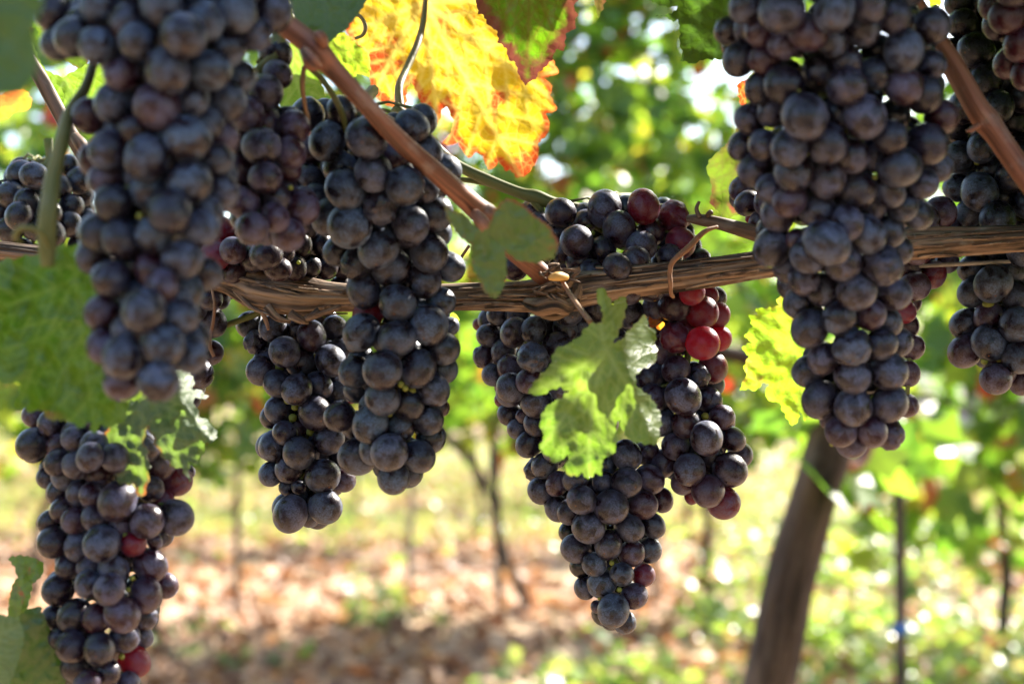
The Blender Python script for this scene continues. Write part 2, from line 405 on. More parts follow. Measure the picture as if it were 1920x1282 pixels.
bunch('shorter slate bunch hanging under the bulge at the left end of the old wood', '''
470,611,26 512,616,24 584,630,28p 610,600,20p 628,615,22 534,660,29 497,680,24 492,692,28 565,678,29 621,675,29 640,655,22 598,722,24 554,729,27 520,718,24 635,732,26 591,775,34 524,769,27 640,779,25p 512,780,22 558,803,17p
534,812,22 618,822,28 508,835,25 510,836,26 560,849,31 645,850,20 508,888,22 541,880,25 605,892,34 538,913,14 560,912,14 545,963,36l 610,950,31 645,900,22p 580,965,18 560,620,22 640,825,22 655,735,22r 575,850,20 655,690,20pd 480,640,16''',
 .59, .575, (.06, .8, .3), '523,690,9 540,750,8 553,763,7 549,783,8 582,810,8 530,735,6 590,668,5', seed=4, fill=60, top=(560, 580, .585))
bunch('longest pointed bunch in the middle, partly behind the green leaf', '''
899,608,12r 918,600,18 919,628,21 966,622,27l 908,668,19p 944,657,23 999,672,28l 1000,618,22 1022,622,17 1024,598,20 954,690,23p 926,702,19 960,730,27 990,712,22p 1046,652,28 1060,615,22 1066,585,26 1090,610,22 1113,580,28 1017,680,14 1180,588,28
958,730,27 1006,754,28 956,776,21 942,752,14r 982,780,14ps 1005,795,22 973,803,17 992,827,25 1022,872,24 1004,880,18 1015,920,25 1045,906,21p 1048,953,24 1067,960,18 1078,897,23 1110,918,15p 1091,938,27 1132,905,21 1175,853,28 1173,905,27 1138,872,15
1146,950,32 1218,898,26p 1205,947,27p 1241,937,20p 1225,985,22 1180,990,26 1103,986,33l 1140,1021,26 1080,1028,29 1185,1037,24p 1217,1031,22 1115,1058,22 1166,1076,22 1207,1078,20pr 1127,1092,26l 1098,1101,21 1189,1117,24p 1150,1144,30l 1119,1137,12p 1170,1165,22
1045,840,26 1090,850,26 1070,790,28 1120,800,28 1060,730,28 1120,740,28 1180,760,26 1100,680,28 1160,690,28 1213,848,22p 1150,640,28 970,590,20 935,590,18 1035,795,22 1030,700,22''',
 .60, .575, (.05, .78, .3), '1147,1055,5 1161,1105,5 1124,1121,4 1140,975,5', seed=5, fill=80, top=(1060, 560, .60))
bunch('bunch with glowing red grapes at its sunlit right side, behind and below the old wood', '''
1051,400,27d 1042,437,21 1081,453,30 1133,395,35 1162,429,32 1207,388,31pr 1264,407,31pr 1221,434,25d 1276,455,27g 1130,470,24d 1189,490,28 1200,462,28 1256,482,22 1310,487,20 1085,490,22 1098,415,18 965,500,25d 994,400,18 1010,420,18 940,500,20
1264,573,30d 1297,550,20g 1322,555,18g 1340,560,16 1316,585,30g 1350,635,21g 1316,643,30g 1266,635,29pr 1242,655,28p 1336,690,30pr 1268,693,25 1309,705,23 1220,709,27 1281,745,36l 1222,745,24 1330,750,21 1244,793,24 1287,795,27 1353,782,24p
1324,821,32l 1267,836,26 1374,823,23 1388,852,15p 1333,855,18 1368,880,31 1242,868,25 1293,880,28 1281,905,18p 1328,920,30p 1356,942,30rp 1297,930,14r 1232,575,24 1225,620,22 1290,620,18r 1230,670,24 1060,475,22 1010,480,20 1160,500,24 1220,540,24 1290,520,24 1110,510,22
1180,545,24 1250,530,24 1345,590,16r''',
 .605, .58, (.12, .75, .4), '1322,780,7 1150,375,4 1112,437,4', seed=6, fill=80, top=(1200, 370, .62))
bunch('tall soft bunch right of centre, nearest the camera on the right side', '''
1400,12,30 1370,58,28d 1388,112,30d 1405,55,25 1430,112,28pd 1467,22,42 1425,58,24p 1470,82,22p 1515,60,32p 1563,22,36 1630,8,32 1563,78,24 1618,52,32 1675,32,30 1748,48,32 1692,95,39l 1585,115,27 1535,135,30 1470,158,35d 1588,162,35 1642,137,26 1696,163,34p
1745,122,28 1425,165,22d 1447,208,22 1408,223,26 1508,221,44 1573,213,24 1620,218,36 1733,178,34d 1670,258,28d 1765,220,32pd 1432,272,28 1482,278,31 1392,273,22 1417,318,31 1552,270,35 1595,293,30 1638,292,24 1685,312,40 1738,270,37d 1757,312,26
1488,322,33 1555,335,33l 1605,352,35 1448,355,27 1481,372,29p 1458,402,32 1532,392,31 1575,395,23 1636,382,28 1665,360,28 1730,345,27 1692,385,24 1720,402,24 1560,425,28 1590,420,26
1450,462,36 1491,447,17p 1551,455,42l 1624,440,33 1665,433,29 1581,493,33 1515,480,30 1650,497,38 1683,470,28 1478,500,26 1507,522,24 1547,543,31 1606,546,36l 1674,550,32 1500,566,30 1485,535,26 1574,594,31 1632,590,27p 1520,612,35 1662,602,24 1597,652,35l
1652,645,29 1683,642,20 1543,672,28 1517,697,29 1665,695,34 1598,703,32 1540,748,33 1597,762,34l 1667,757,35 1578,805,26p 1634,807,29p 1668,815,21p 1595,830,27p 1553,790,15p
1450,-30,36 1540,-30,36 1620,-40,34 1700,-25,34 1400,-20,30''',
 .455, .50, (.04, .78, .35), '1495,170,6 1510,288,6 1560,832,5 1640,332,5', seed=7, fill=130, total=115 - 15, top=(1560, -120, .46))
bunch('dark bunch half cut by the right edge of the picture, crossed by the old wood', '''
1805,45,28d 1830,95,32d 1870,60,30d 1845,155,32d 1880,151,33 1820,140,30d 1800,295,30 1843,275,28 1796,352,24 1837,362,34l 1817,399,22 1870,410,32 1900,330,32d 1900,228,26d 1870,200,28d 1823,413,20 1910,285,26d 1860,320,24d 1880,370,26d 1810,200,30d 1790,240,28d 1920,180,30d
1850,240,28d 1930,380,30 1905,120,28d 1780,100,28d 1800,5,26d 1850,10,26d 1823,505,25 1863,532,36l 1825,548,22 1905,555,26 1852,594,25p 1810,607,27 1907,609,31 1811,657,30p 1857,642,32 1910,668,29 1876,697,27p 1868,710,28p 1915,712,24p 1930,640,30 1940,560,30 1950,700,26 1870,460,30 1920,470,30 1830,455,26 1960,500,30 1960,620,28
1895,505,26 1940,440,28 1965,300,34 1960,380,34 1965,230,34''',
 .615, .60, (.03, .75, .12), '1853,571,11 1846,677,7 1873,673,6 1832,305,6 1916,165,6 1755,15,6 1765,30,5', seed=8, fill=80, top=(1870, -60, .62))
bunch('dark reddish blurred bunch in the top right corner, above the bare cane', '''
1890,30,32p 1915,85,32p 1865,10,30p 1925,20,30p 1940,60,32 1900,-20,34 1950,110,30p 1955,-20,30 1892,118,22pd 1925,140,22p''',
 .50, .50, (.15, .45, .8), '1912,70,6', seed=9, fill=16, top=(1920, -90, .5))
bunch('red tinged bunch mostly hidden behind the tall soft bunch', '''
1391,354,23p 1402,381,24 1407,409,10r 1763,398,28p 1735,412,26 1716,536,27 1750,515,24rp 1695,585,22g 1775,490,18 1700,500,26 1720,470,26 1740,440,26 1690,540,26 1440,380,24 1430,420,24 1780,430,22 1690,440,26 1700,610,20d 1710,650,20 1702,700,20 1700,760,18''',
 .60, .59, (.2, .75, .6), seed=10, fill=16, top=(1560, 300, .6))
bunch('long bunch at the lower left corner, with one red grape near its tip', '''
62,832,32d 64,779,22p 97,795,24 141,812,22 113,834,22p 137,822,22 109,868,20 124,890,26 178,835,25 143,872,25 171,857,23 188,890,26p 92,895,16 113,920,24d 150,925,24 173,930,23p 220,939,39l 282,915,24 300,870,30p 331,900,26pr 352,885,14 276,977,33l 328,970,34l
118,955,23d 95,978,22d 141,975,24p 177,971,22 222,985,25p 100,1016,30d 148,1025,27 191,1018,34l 247,1026,25l 290,1014,14p 281,1060,33p 310,1097,20p 212,1068,31l 168,1062,22 128,1062,22d 165,1093,24 205,1105,28l 109,1105,28d 271,1115,33p 140,1154,33d 102,1157,22d
230,1149,34p 271,1155,18 183,1158,26pd 136,1210,30d 187,1217,30d 233,1195,28l 264,1194,18 142,1250,26d 252,1240,30g 113,1195,20d 200,1262,24d 165,1280,24p 238,1280,20p 210,1300,24 250,1020,20r 305,940,20r 240,870,26 270,840,28 210,820,26 215,860,24 240,800,28 180,790,26 290,810,24
150,780,24 200,770,26''',
 .51, .49, (.08, .9, .5), '235,1003,5 248,1083,5 228,1230,6 240,1105,5', seed=11, fill=70, top=(180, 730, .52))
bunch('small dark bunch far left, behind the curving green stalk', '''
38,325,23 65,332,24 20,367,25 52,378,24d 36,403,26d 0,395,22d 130,312,18 145,340,25 83,350,18 157,365,18 68,398,14 135,390,23d 128,418,24d 18,432,24d 63,428,22d 98,438,24d 95,400,22d 110,350,20 -20,360,26 -25,420,26 160,410,22d 95,470,22d 40,468,22d 150,460,22d 0,480,20''',
 .66, .65, (.04, .6, .05), seed=12, fill=16, top=(90, 260, .66))
bunch('sunlit red and violet grapes between the two left bunches, above the old wood', '''
405,477,28g 410,435,26g 437,470,24p 475,483,25d 500,480,28d 550,495,24d 530,478,22d 580,500,22d 393,560,20 397,603,26 395,660,22p 372,700,30 372,640,24 365,580,24 360,520,24 440,510,18d 610,500,22d 380,500,24 380,450,24 350,470,26 350,700,24 355,745,22 455,460,20d 600,455,24d 560,460,24d 600,415,24d 640,500,22d 575,425,24d 620,380,24d 590,385,22d 605,345,22d 640,540,20d 520,500,22d''',
 .575, .58, (.1, .7, .4), '552,470,4 560,492,4', seed=13, fill=40, top=(440, 380, .58))

# ------------------------------------------------------------------ old wood, canes, stalks, tendrils, wire
def groove(seed, amp=.12, k=7):
    def f(s, th, u):
        v = noise.noise(Vector((s * 9 + seed, math.cos(th) * 2.2, math.sin(th) * 2.2)))
        w = abs(noise.noise(Vector((s * 6 + seed, math.cos(th) * k, math.sin(th) * k))))
        x = noise.noise(Vector((s * 60 + seed, math.cos(th) * 9, math.sin(th) * 9)))
        return amp * (v * .9 - w * 1.3 + x * .25)
    return f
cord = empty('old_grapevine', P(960, 560, .56), 'thick old brown vine arm with stripped fibrous bark, running across the picture', 'vine wood')
tube_obj('wood', [(-260, 470, .55, 22), (-60, 468, .55, 20), (150, 490, .56, 20), (330, 515, .56, 20), (420, 528, .56, 22), (480, 545, .56, 37), (560, 556, .56, 38), (620, 558, .56, 29), (700, 560, .56, 26), (800, 558, .56, 26),
    (900, 555, .56, 27), (980, 554, .56, 30), (1045, 548, .56, 37), (1100, 538, .56, 33), (1180, 528, .56, 29), (1300, 514, .56, 29), (1400, 500, .56, 27), (1500, 486, .56, 26), (1600, 472, .56, 27), (1720, 459, .56, 30),
    (1820, 453, .56, 27), (1930, 447, .56, 25), (2100, 440, .56, 25), (2300, 430, .56, 24)], M['old_wood'], cord, n=26, seg=72, disp=groove(3, .19))
rnd = random.Random(5)
def on_cord(px):
    K = [(420,528,22),(560,556,38),(700,560,26),(900,555,27),(1045,548,37),(1180,528,29),(1400,500,27),(1600,472,27),(1820,453,27),(1930,447,25)]
    for a, b in zip(K, K[1:]):
        if a[0] <= px <= b[0]:
            t = (px-a[0])/(b[0]-a[0]); return a[1]+(b[1]-a[1])*t, a[2]+(b[2]-a[2])*t
    return K[-1][1], K[-1][2]
def strip(x0, x1, v0, v1, lift0, lift1, w=3.2):
    """a flat ribbon of bark lying along the arm; v = height across it (-1..1)"""
    V, F, T = [], [], []; n = 22; s = rnd.uniform(0, 3)
    for i in range(n + 1):
        t = i / n; px = x0 + (x1 - x0) * t; cy, r = on_cord(px); v = v0 + (v1 - v0) * t
        lift = lift0 * (1 - t)**3 + lift1 * t**3
        for k, sg in enumerate((-1, 1)):
            vv = max(-1.02, min(1.02, v + sg * w * (.4 + .6 * math.sin(math.pi * min(1, t*1.1+.05))) / r))
            rr = r * (1.03 + lift); dz = rr * math.sqrt(max(0, 1.05 - vv*vv))
            V.append(P(px, cy + vv * rr, .56 - (dz + 1) * .56 / FPX)); T.append((s + t * .1, sg * .001, v * .01))
    for i in range(n): F.append((2*i, 2*i+1, 2*i+3, 2*i+2))
    return V, F, T
st = []
for k in range(58):
    x = rnd.uniform(410, 1880); L = rnd.uniform(60, 260); v = rnd.uniform(-.85, .8)
    st.append(strip(x, min(1925, x + L), v, v + rnd.uniform(-.2, .2), rnd.choice((0, 0, .15, .3)), rnd.choice((0, 0, .1, .3)), rnd.uniform(1.2, 4)))
V, F, T = join(st)
o = link_mesh('peeling_bark', mesh_from('peeling_bark', [v - cord.location for v in V], F, attrs={'bark': ('FLOAT_VECTOR', T)}), M['strip'], cord)
sm = o.modifiers.new('thickness', 'SOLIDIFY'); sm.thickness = .0004
# ragged splinters under the left bulge and the knot in the middle
def stub(name, rows, mat, parent, **k): return tube_obj(name, rows, mat, parent, **k)
for rows in ([(500,575,.553,9),(520,596,.552,7),(545,604,.553,3)], [(545,590,.55,12),(565,600,.549,9),(578,606,.55,3)], [(600,585,.55,10),(580,596,.549,7),(560,598,.55,3)], [(440,545,.556,5),(470,575,.553,5),(505,590,.551,3)], [(640,575,.55,6),(600,588,.549,5),(575,592,.548,3)]):
    stub('bark_flake', rows, M['strip'], cord, n=5, seg=10, disp=groove(rnd.random()*9, .3, 4))
for rows in ([(985,566,.547,8),(1012,574,.541,17),(1040,568,.538,20),(1062,575,.541,15),(1082,560,.545,7)], [(1005,545,.546,10),(1030,540,.54,16),(1058,528,.54,13),(1072,512,.543,7)], [(1015,590,.549,6),(1040,592,.546,9),(1065,586,.548,5)], [(1020,520,.55,16),(1035,505,.545,15),(1050,500,.545,9)], [(1050,575,.548,12),(1075,560,.545,14),(1085,535,.546,8)], [(1085,505,.548,8),(1050,510,.545,8),(1015,500,.548,5)]):
    stub('knot', rows, M['old_wood'], cord, n=8, seg=28, disp=groove(rnd.random()*9, .6, 4))
for k in range(16):
    x = 1035 + rnd.gauss(0, 22); y = 540 + rnd.gauss(0, 22); a = rnd.uniform(-.9, .9)
    stub('bark_flake', [(x, y, .541, 2.5), (x + 12*math.cos(a), y + 12*math.sin(a), .536, 3.2), (x + 26*math.cos(a), y + 24*math.sin(a), .535, 1)], M['strip'], cord, n=4, seg=8, disp=groove(rnd.random()*9, .4, 4))

def cane(name, label, cat, rows, mat, nodes=(), group=None, n=12, seg=24, disp=None):
    r0 = empty(name, P(*rows[0][:3]), label, cat, group)
    tube_obj('stem', rows, mat, r0, n=n, seg=seg, disp=disp or groove(rows[0][0] * .01, .06))
    for rr in nodes: tube_obj('node', rr, mat, r0, n=6, seg=16, disp=groove(1.3, .12, 4))
    return r0
cane('vine_cane', 'soft red brown cane slanting down from upper left to the wood knot', 'cane',
     [(470,-60,.46,20),(520,30,.455,22),(575,78,.455,23),(600,104,.455,26),(625,130,.457,20),(680,190,.46,18),(750,265,.47,19),(830,335,.485,20),(890,388,.50,22),(915,410,.505,26),(950,455,.525,22),(1000,500,.54,20),(1040,535,.548,20)], M['cane'],
     nodes=[[(570,95,.448,10),(585,118,.445,16),(600,125,.447,6)], [(610,85,.45,8),(600,70,.448,12),(590,62,.45,5)], [(890,400,.495,10),(905,420,.49,14),(915,440,.492,6)]])
cane('vine_cane', 'orange brown cane slanting down to the right edge, in front of the dark bunch', 'cane',
     [(1690,-30,.50,19),(1745,60,.50,20),(1790,130,.495,21),(1830,200,.49,22),(1850,228,.49,25),(1870,255,.488,22),(1915,320,.485,22),(1975,400,.48,22)], M['cane'],
     nodes=[[(1835,235,.485,6),(1822,243,.484,5),(1812,246,.484,3)]])
cane('vine_cane', 'green and tan cane running from behind the blue bunch to the glowing grapes', 'cane',
     [(740,200,.60,11),(800,258,.60,10),(850,305,.60,10),(920,340,.60,11),(975,362,.60,11),(1005,370,.60,14),(1040,382,.60,12),(1110,398,.605,12),(1180,420,.61,12)], M['cane_green'],
     nodes=[[(850,335,.605,5),(910,343,.604,6),(960,357,.603,8),(1000,368,.60,10)], [(1000,375,.60,9),(1012,390,.60,8),(1018,405,.60,5)]])
cane('vine_cane', 'grey brown spur with a dry stub, right of the top red grapes', 'cane',
     [(1290,410,.575,7),(1312,412,.572,11),(1345,418,.57,12),(1390,430,.57,14),(1430,442,.57,16),(1500,470,.565,16)], M['cane_grey'],
     nodes=[[(1312,408,.57,5),(1306,392,.57,4),(1311,378,.57,3)], [(1325,405,.568,4),(1332,398,.566,5),(1336,402,.566,2)]])
cane('vine_cane', 'dark red cane with a bright sunlit streak, upper left behind the dark leaf', 'cane',
     [(40,90,.56,12),(75,145,.56,14),(105,200,.56,14),(135,255,.56,14),(165,300,.56,17),(195,350,.56,15)], M['cane_grey'],
     nodes=[[(140,255,.552,10),(152,272,.55,13),(158,290,.552,6)]])
cane('green_stalk', 'blurred olive green stalk curving down over the small dark bunch', 'stalk',
     [(175,120,.44,9),(160,165,.43,10),(130,215,.42,13),(115,270,.41,14),(100,330,.405,15),(92,390,.40,17),(88,450,.40,18),(90,500,.40,12)], M['cane_green'], seg=18)
cane('green_stalk', 'thin green stalk dropping from the red brown cane to the blue bunch', 'stalk',
     [(572,120,.475,6),(600,145,.478,6),(625,180,.48,6),(642,215,.485,6),(650,255,.49,5)], M['cane_green'], seg=12)
cane('green_stalk', 'thin orange stalk beside the node of the red brown cane', 'stalk',
     [(570,125,.465,5),(567,160,.465,5),(572,200,.468,4),(578,225,.47,4)], M['petiole_red'], seg=12)
cane('wire', 'thin trellis wire below the old wood at the right', 'wire',
     [(1200,522,.585,4),(1500,508,.585,4),(1700,500,.585,4),(1930,488,.585,4),(2200,472,.585,4)], M['wire'], seg=10, disp=lambda s, t, u: 0)
cane('tendril', 'dry brown tendril wrapped round the old wood below the red grapes', 'tendril',
     [(1345,425,.545,3),(1320,435,.542,5),(1290,465,.54,6),(1262,490,.54,5),(1256,510,.541,4.5),(1257,530,.541,4.5),(1258,550,.545,4),(1262,556,.56,4)], M['tendril'], seg=10)
cane('tendril', 'dry curled tendril hanging beside the sunlit grapes under the left end of the old wood', 'tendril',
     [(397,540,.54,2.5),(402,570,.535,2.5),(400,600,.535,3),(394,630,.535,3.5),(394,650,.535,3.5),(401,668,.535,3)], M['tendril'], seg=8)
cane('tendril', 'yellow curled tendril above the big left leaf', 'tendril',
     [(92,462,.395,5),(80,440,.39,5),(60,428,.388,5),(38,428,.388,6),(28,445,.39,5),(42,456,.392,3)], M['cane_green'], seg=10)
cane('tendril', 'pale curled tendril in front of the yellow leaf, near the small green leaf', 'tendril',
     [(660,25,.6,3.5),(676,32,.6,3.5),(685,50,.6,4),(680,66,.6,3.5),(665,73,.6,3)], M['petiole'], seg=8)
cane('tendril', 'brown tendril stub hanging below the bulge of the old wood', 'tendril',
     [(492,585,.552,5),(500,605,.551,4),(503,618,.55,2.5)], M['tendril'], seg=8)
cane('bud', 'yellow bud with pale chips on the knot of the old wood', 'bud',
     [(1062,520,.53,6),(1048,518,.526,9),(1036,520,.524,7),(1028,522,.524,3)], mat_simple('bud_yellow', (.55, .30, .08), (.65, .42, .15), .5, 100, (.6, .4, .1), .3), seg=12, disp=lambda s, t, u: 0)
cane('tendril', 'thin brown twig rising at the left of the middle soft leaf', 'tendril',
     [(853,502,.575,2.5),(865,482,.575,3),(880,460,.575,3)], M['tendril'], seg=8)

# ------------------------------------------------------------------ leaves near the lens
def leaf(label, outline, d, mat, hub=None, tips=(), tilt=(0, 0), curl=0.0, wave=.0012, step=5.0, petiole=None, seed=0, fold=None, pmat='petiole', warp=None, rough_edge=1.0, teeth=3.2, period=15, rim_below=None):
    rnd = random.Random(seed + 11); O = np.array(outline, float)
    cen = O.mean(0); hub = np.array(hub if hub is not None else cen, float)
    E = []; run = 0.0
    sg = 1 if sum(a[0]*b[1] - a[1]*b[0] for a, b in zip(O, np.roll(O, -1, 0))) > 0 else -1
    for a, b in zip(O, np.roll(O, -1, 0)):
        L = np.linalg.norm(b - a); m = max(1, int(L / step)); nrm = np.array([b[1]-a[1], a[0]-b[0]]) / max(L, 1e-6)
        for k in range(m):
            t = k / m; j = 0 if k == 0 else rnd.uniform(-1, 1) * rough_edge + math.sin(t * math.pi) * rough_edge * .8
            u = ((run + t * L) / period) % 1.0; w = (u / .72 if u < .72 else (1 - u) / .28) - .4
            E.append(a + (b - a) * t + nrm * (j + (sg * teeth * w if k else 0)))
        run += L
    E = np.array(E); n = len(E)
    g = []
    x0, y0 = E.min(0); x1, y1 = E.max(0)
    y = y0 + step * .5; r = 0
    while y < y1:
        x = x0 + step * (.5 if r % 2 else 1)
        while x < x1:
            g.append((x + rnd.uniform(-.25, .25) * step, y + rnd.uniform(-.25, .25) * step)); x += step
        y += step * .87; r += 1
    g = np.array(g)
    A, B = E, np.roll(E, -1, 0)
    def segdist(pts, A, B):
        out = np.full(len(pts), 1e9)
        for a, b in zip(A, B):
            ab = b - a; l2 = (ab @ ab) + 1e-9; t = np.clip(((pts - a) @ ab) / l2, 0, 1)
            out = np.minimum(out, np.hypot(*(pts - a - t[:, None] * ab).T))
        return out
    ins = np.zeros(len(g), bool)
    for a, b in zip(A, B):
        c = ((a[1] > g[:, 1]) != (b[1] > g[:, 1])) & (g[:, 0] < (b[0]-a[0]) * (g[:, 1]-a[1]) / (b[1]-a[1] + 1e-12) + a[0]); ins ^= c
    g = g[ins]; g = g[segdist(g, A, B) > step * .55]
    pts = np.vstack([E, g])
    res = delaunay_2d_cdt([Vector(p) for p in pts], [], [list(range(n))], 1, 1e-4)
    pv = np.array([tuple(v) for v in res[0]]); faces = [tuple(f) for f in res[2]]
    # vein skeleton: one main vein to each lobe tip, side veins off it
    main, side = [], []
    for tp in tips:
        tp = np.array(tp, float); L = np.linalg.norm(tp - hub); dr = (tp - hub) / max(L, 1); nn = np.array([-dr[1], dr[0]])
        bend = rnd.uniform(-.06, .06) * L
        pl = [hub + dr * L * t + nn * bend * math.sin(math.pi * t) for t in np.linspace(0, 1, 9)]
        main += [(a, b, 1 - .6 * i / 8) for i, (a, b) in enumerate(zip(pl, pl[1:]))]
        for k in range(1, 6):
            t = k / 6.5; c = hub + dr * L * t + nn * bend * math.sin(math.pi * t)
            for s in (-1, 1):
                l2 = L * (.42 * (1 - t) + .12); q = dr * math.cos(.85) + nn * s * math.sin(.85)
                e = c + q * l2; q2 = e + (q * .6 + dr * .5) * l2 * .35
                side += [(c, e, .6), (e, q2, .35)]
    def vd(segs, width):
        out = np.zeros(len(pv))
        for a, b, w in segs:
            ab = b - a; l2 = (ab @ ab) + 1e-9; t = np.clip(((pv - a) @ ab) / l2, 0, 1)
            dd = np.hypot(*(pv - a - t[:, None] * ab).T); out = np.maximum(out, np.clip(1 - dd / (width * (.45 + .8 * w)), 0, 1) * min(1, .4 + w))
        return out
    vein = np.maximum(vd(main, max(8.0, step * 1.5)), vd(side, max(5.4, step * 1.15)) * .85) if tips else np.zeros(len(pv))
    ridge = np.maximum(vd(main, 22), vd(side, 13) * .6) if tips else np.zeros(len(pv))
    ed = segdist(pv, A, B) * d / FPX
    if rim_below: ed = ed + np.clip((rim_below - pv[:, 1]) / 40, 0, 1) * .02
    rel = pv - hub; sz = max(x1 - x0, y1 - y0)
    D = d + (rel[:, 0] * tilt[0] + rel[:, 1] * tilt[1]) * d / FPX
    D += curl * ((rel[:, 0]**2 + rel[:, 1]**2) / (sz*sz)) * sz * d / FPX
    for i, p in enumerate(pv):
        v = Vector((p[0] / sz * 5 + seed * 3.1, p[1] / sz * 5, seed)); D[i] += wave * (noise.noise(v) + .45 * noise.noise(v * 2.7))
    D += ridge * .0008 * (sz / 240)
    if fold:                                       # crease along a line a-b, lifting the far side
        for (fx, fy, dx, dy, amt) in fold:
            q = (pv[:, 0] - fx) * dx + (pv[:, 1] - fy) * dy; D += np.maximum(0, q) * amt * d / FPX
    if warp: D = np.array([warp(p, z) for p, z in zip(pv, D)])
    loc = P(hub[0], hub[1], d)
    V = [P(p[0], p[1], z) - loc for p, z in zip(pv, D)]
    luv = [((p[0]) * d / FPX, (p[1]) * d / FPX, seed * .37) for p in pv]
    root = empty('vine_leaf', loc, label, 'leaf')
    link_mesh('blade', mesh_from('blade', V, faces, attrs={'vein': ('FLOAT', vein), 'edge': ('FLOAT', ed), 'luv': ('FLOAT_VECTOR', luv)}), mat, root)
    if petiole: tube_obj('petiole', petiole, M[pmat], root, n=8, seg=12)
    return root
G1, G2 = (.040, .085, .022), (.060, .105, .032)
L_dark = mat_leaf('leaf_dark_green', (.018, .045, .014), (.03, .06, .018), (.07, .11, .04), (.10, .05, .03), (.12, .06, .02), (.12, .28, .02), tf=.28, ew=0)
L_mid = mat_leaf('leaf_mid_green', (.032, .070, .020), (.045, .085, .026), (.12, .16, .06), (.14, .08, .03), (.12, .06, .03), (.19, .38, .02), ew=.0008, tf=.42, pale=.4, vtrans=(.42, .60, .12), edge_trans=(.35, .30, .05))
L_grey = mat_leaf('leaf_greyish_underside', (.050, .085, .045), (.062, .098, .052), (.12, .16, .085), (.12, .09, .04), (.2, .1, .05), (.18, .34, .04), vtrans=(.30, .44, .12), ew=.0010, tf=.30, rough=.6)
L_red = mat_leaf('leaf_green_red_tips', (.020, .060, .014), (.030, .072, .016), (.13, .18, .05), (.22, .035, .025), (.16, .05, .03), (.13, .31, .013), vtrans=(.19, .38, .04), ew=.0046, blot=0, tf=.40, edge_trans=(.6, .05, .04))
L_yel = mat_leaf('leaf_autumn_yellow', (.40, .30, .03), (.44, .33, .03), (.5, .40, .08), (.34, .05, .015), (.32, .05, .012), (.66, .47, .010), ew=.0044, blot=.56, bscale=48, tf=.62, rimvar=0, edge_trans=(.55, .055, .01), rough=.5, vtrans=(.95, .82, .22))
L_ctr = mat_leaf('leaf_green_maroon_rim', (.03, .075, .010), (.04, .085, .013), (.10, .05, .02), (.07, .022, .02), (.08, .03, .02), (.10, .26, .006), ew=.0058, tf=.5, rimvar=0, edge_trans=(.13, .035, .025), vtrans=(.13, .05, .02))
L_lit = mat_leaf('leaf_lime', (.10, .20, .02), (.13, .22, .03), (.26, .28, .07), (.25, .14, .04), (.22, .14, .04), (.42, .76, .03), ew=.0012, tf=.58, blot=.12, edge_trans=(.7, .45, .08))
L_spot = mat_leaf('leaf_green_brown_spot', (.038, .078, .028), (.052, .09, .03), (.10, .14, .055), (.12, .05, .03), (.12, .045, .03), (.18, .34, .03), ew=.001, blot=.25, tf=.35)
L_brn = mat_leaf('leaf_drying_brown', (.05, .08, .02), (.08, .09, .03), (.16, .11, .05), (.16, .05, .035), (.14, .065, .04), (.16, .26, .02), ew=.004, blot=.6, tf=.4, edge_trans=(.22, .07, .04))
L_org = mat_leaf('leaf_orange', (.35, .16, .03), (.2, .2, .03), (.4, .2, .06), (.35, .06, .02), (.4, .08, .02), (.85, .45, .04), ew=.003, blot=.6, bscale=50, tf=.6, edge_trans=(.9, .12, .03))

leaf('large glowing yellow leaf with orange and red blotches, top centre', [(648,55),(655,10),(640,-60),(900,-70),(1000,-30),(1010,60),(1028,100),(1035,112),(1047,138),(1018,146),(1036,162),(1030,178),(1044,206),(1022,213),(1030,235),(1026,250),(1008,268),(1008,300),(990,325),(972,334),(956,318),(950,322),(935,302),(928,313),(915,318),(905,292),(893,285),(878,296),(868,283),(860,266),(845,272),(828,270),(846,250),(852,225),(838,200),(828,206),(822,232),(812,218),(800,200),(790,195),(782,172),(770,150),(763,165),(760,210),(735,200),(712,190),(700,172),(694,150),(690,128),(668,100)],
     .66, L_yel, hub=(795,5), tips=[(975,330),(1040,190),(820,228),(700,180),(655,60),(1000,20)], tilt=(.25, -.25), wave=.004, step=5, petiole=[(798,0,.655,5),(793,45,.645,6),(782,85,.635,7),(762,130,.625,7),(748,165,.615,8),(750,205,.61,9)], seed=1)
leaf('green leaf with maroon scorched rim pointing down, overlapping the yellow leaf', [(880,-70),(892,5),(896,28),(906,28),(912,45),(920,50),(933,60),(932,80),(949,90),(950,102),(955,114),(966,117),(972,140),(985,162),(996,152),(1004,150),(1008,138),(1018,132),(1028,120),(1035,115),(1042,93),(1058,96),(1062,62),(1068,60),(1080,54),(1078,38),(1084,30),(1075,12),(1092,-10),(1100,-70)],
     .60, L_ctr, hub=(990,-90), tips=[(985,160),(1058,96),(933,80),(1078,30),(895,25)], tilt=(.1, .15), wave=.002, step=3.4, seed=2)
leaf('dry red brown leaf tip at the top edge, right of the maroon rimmed leaf', [(1108,-60),(1114,5),(1118,20),(1121,34),(1130,20),(1136,0),(1145,-60)], .60, L_brn, hub=(1125,-50), tips=[(1121,33)], seed=3, step=3)
leaf('green leaf with torn dark edge, top right of centre', [(1216,0),(1235,10),(1256,15),(1270,12),(1268,20),(1250,28),(1223,31),(1245,29),(1262,42),(1271,36),(1274,60),(1273,72),(1277,92),(1280,95),(1275,114),(1300,120),(1322,112),(1345,112),(1375,112),(1410,100),(1460,0),(1400,-70),(1230,-70)],
     .60, L_dark, hub=(1380,40), tips=[(1275,112),(1223,31),(1240,-40),(1330,115)], tilt=(.1, -.5), wave=.003, step=4, seed=4)
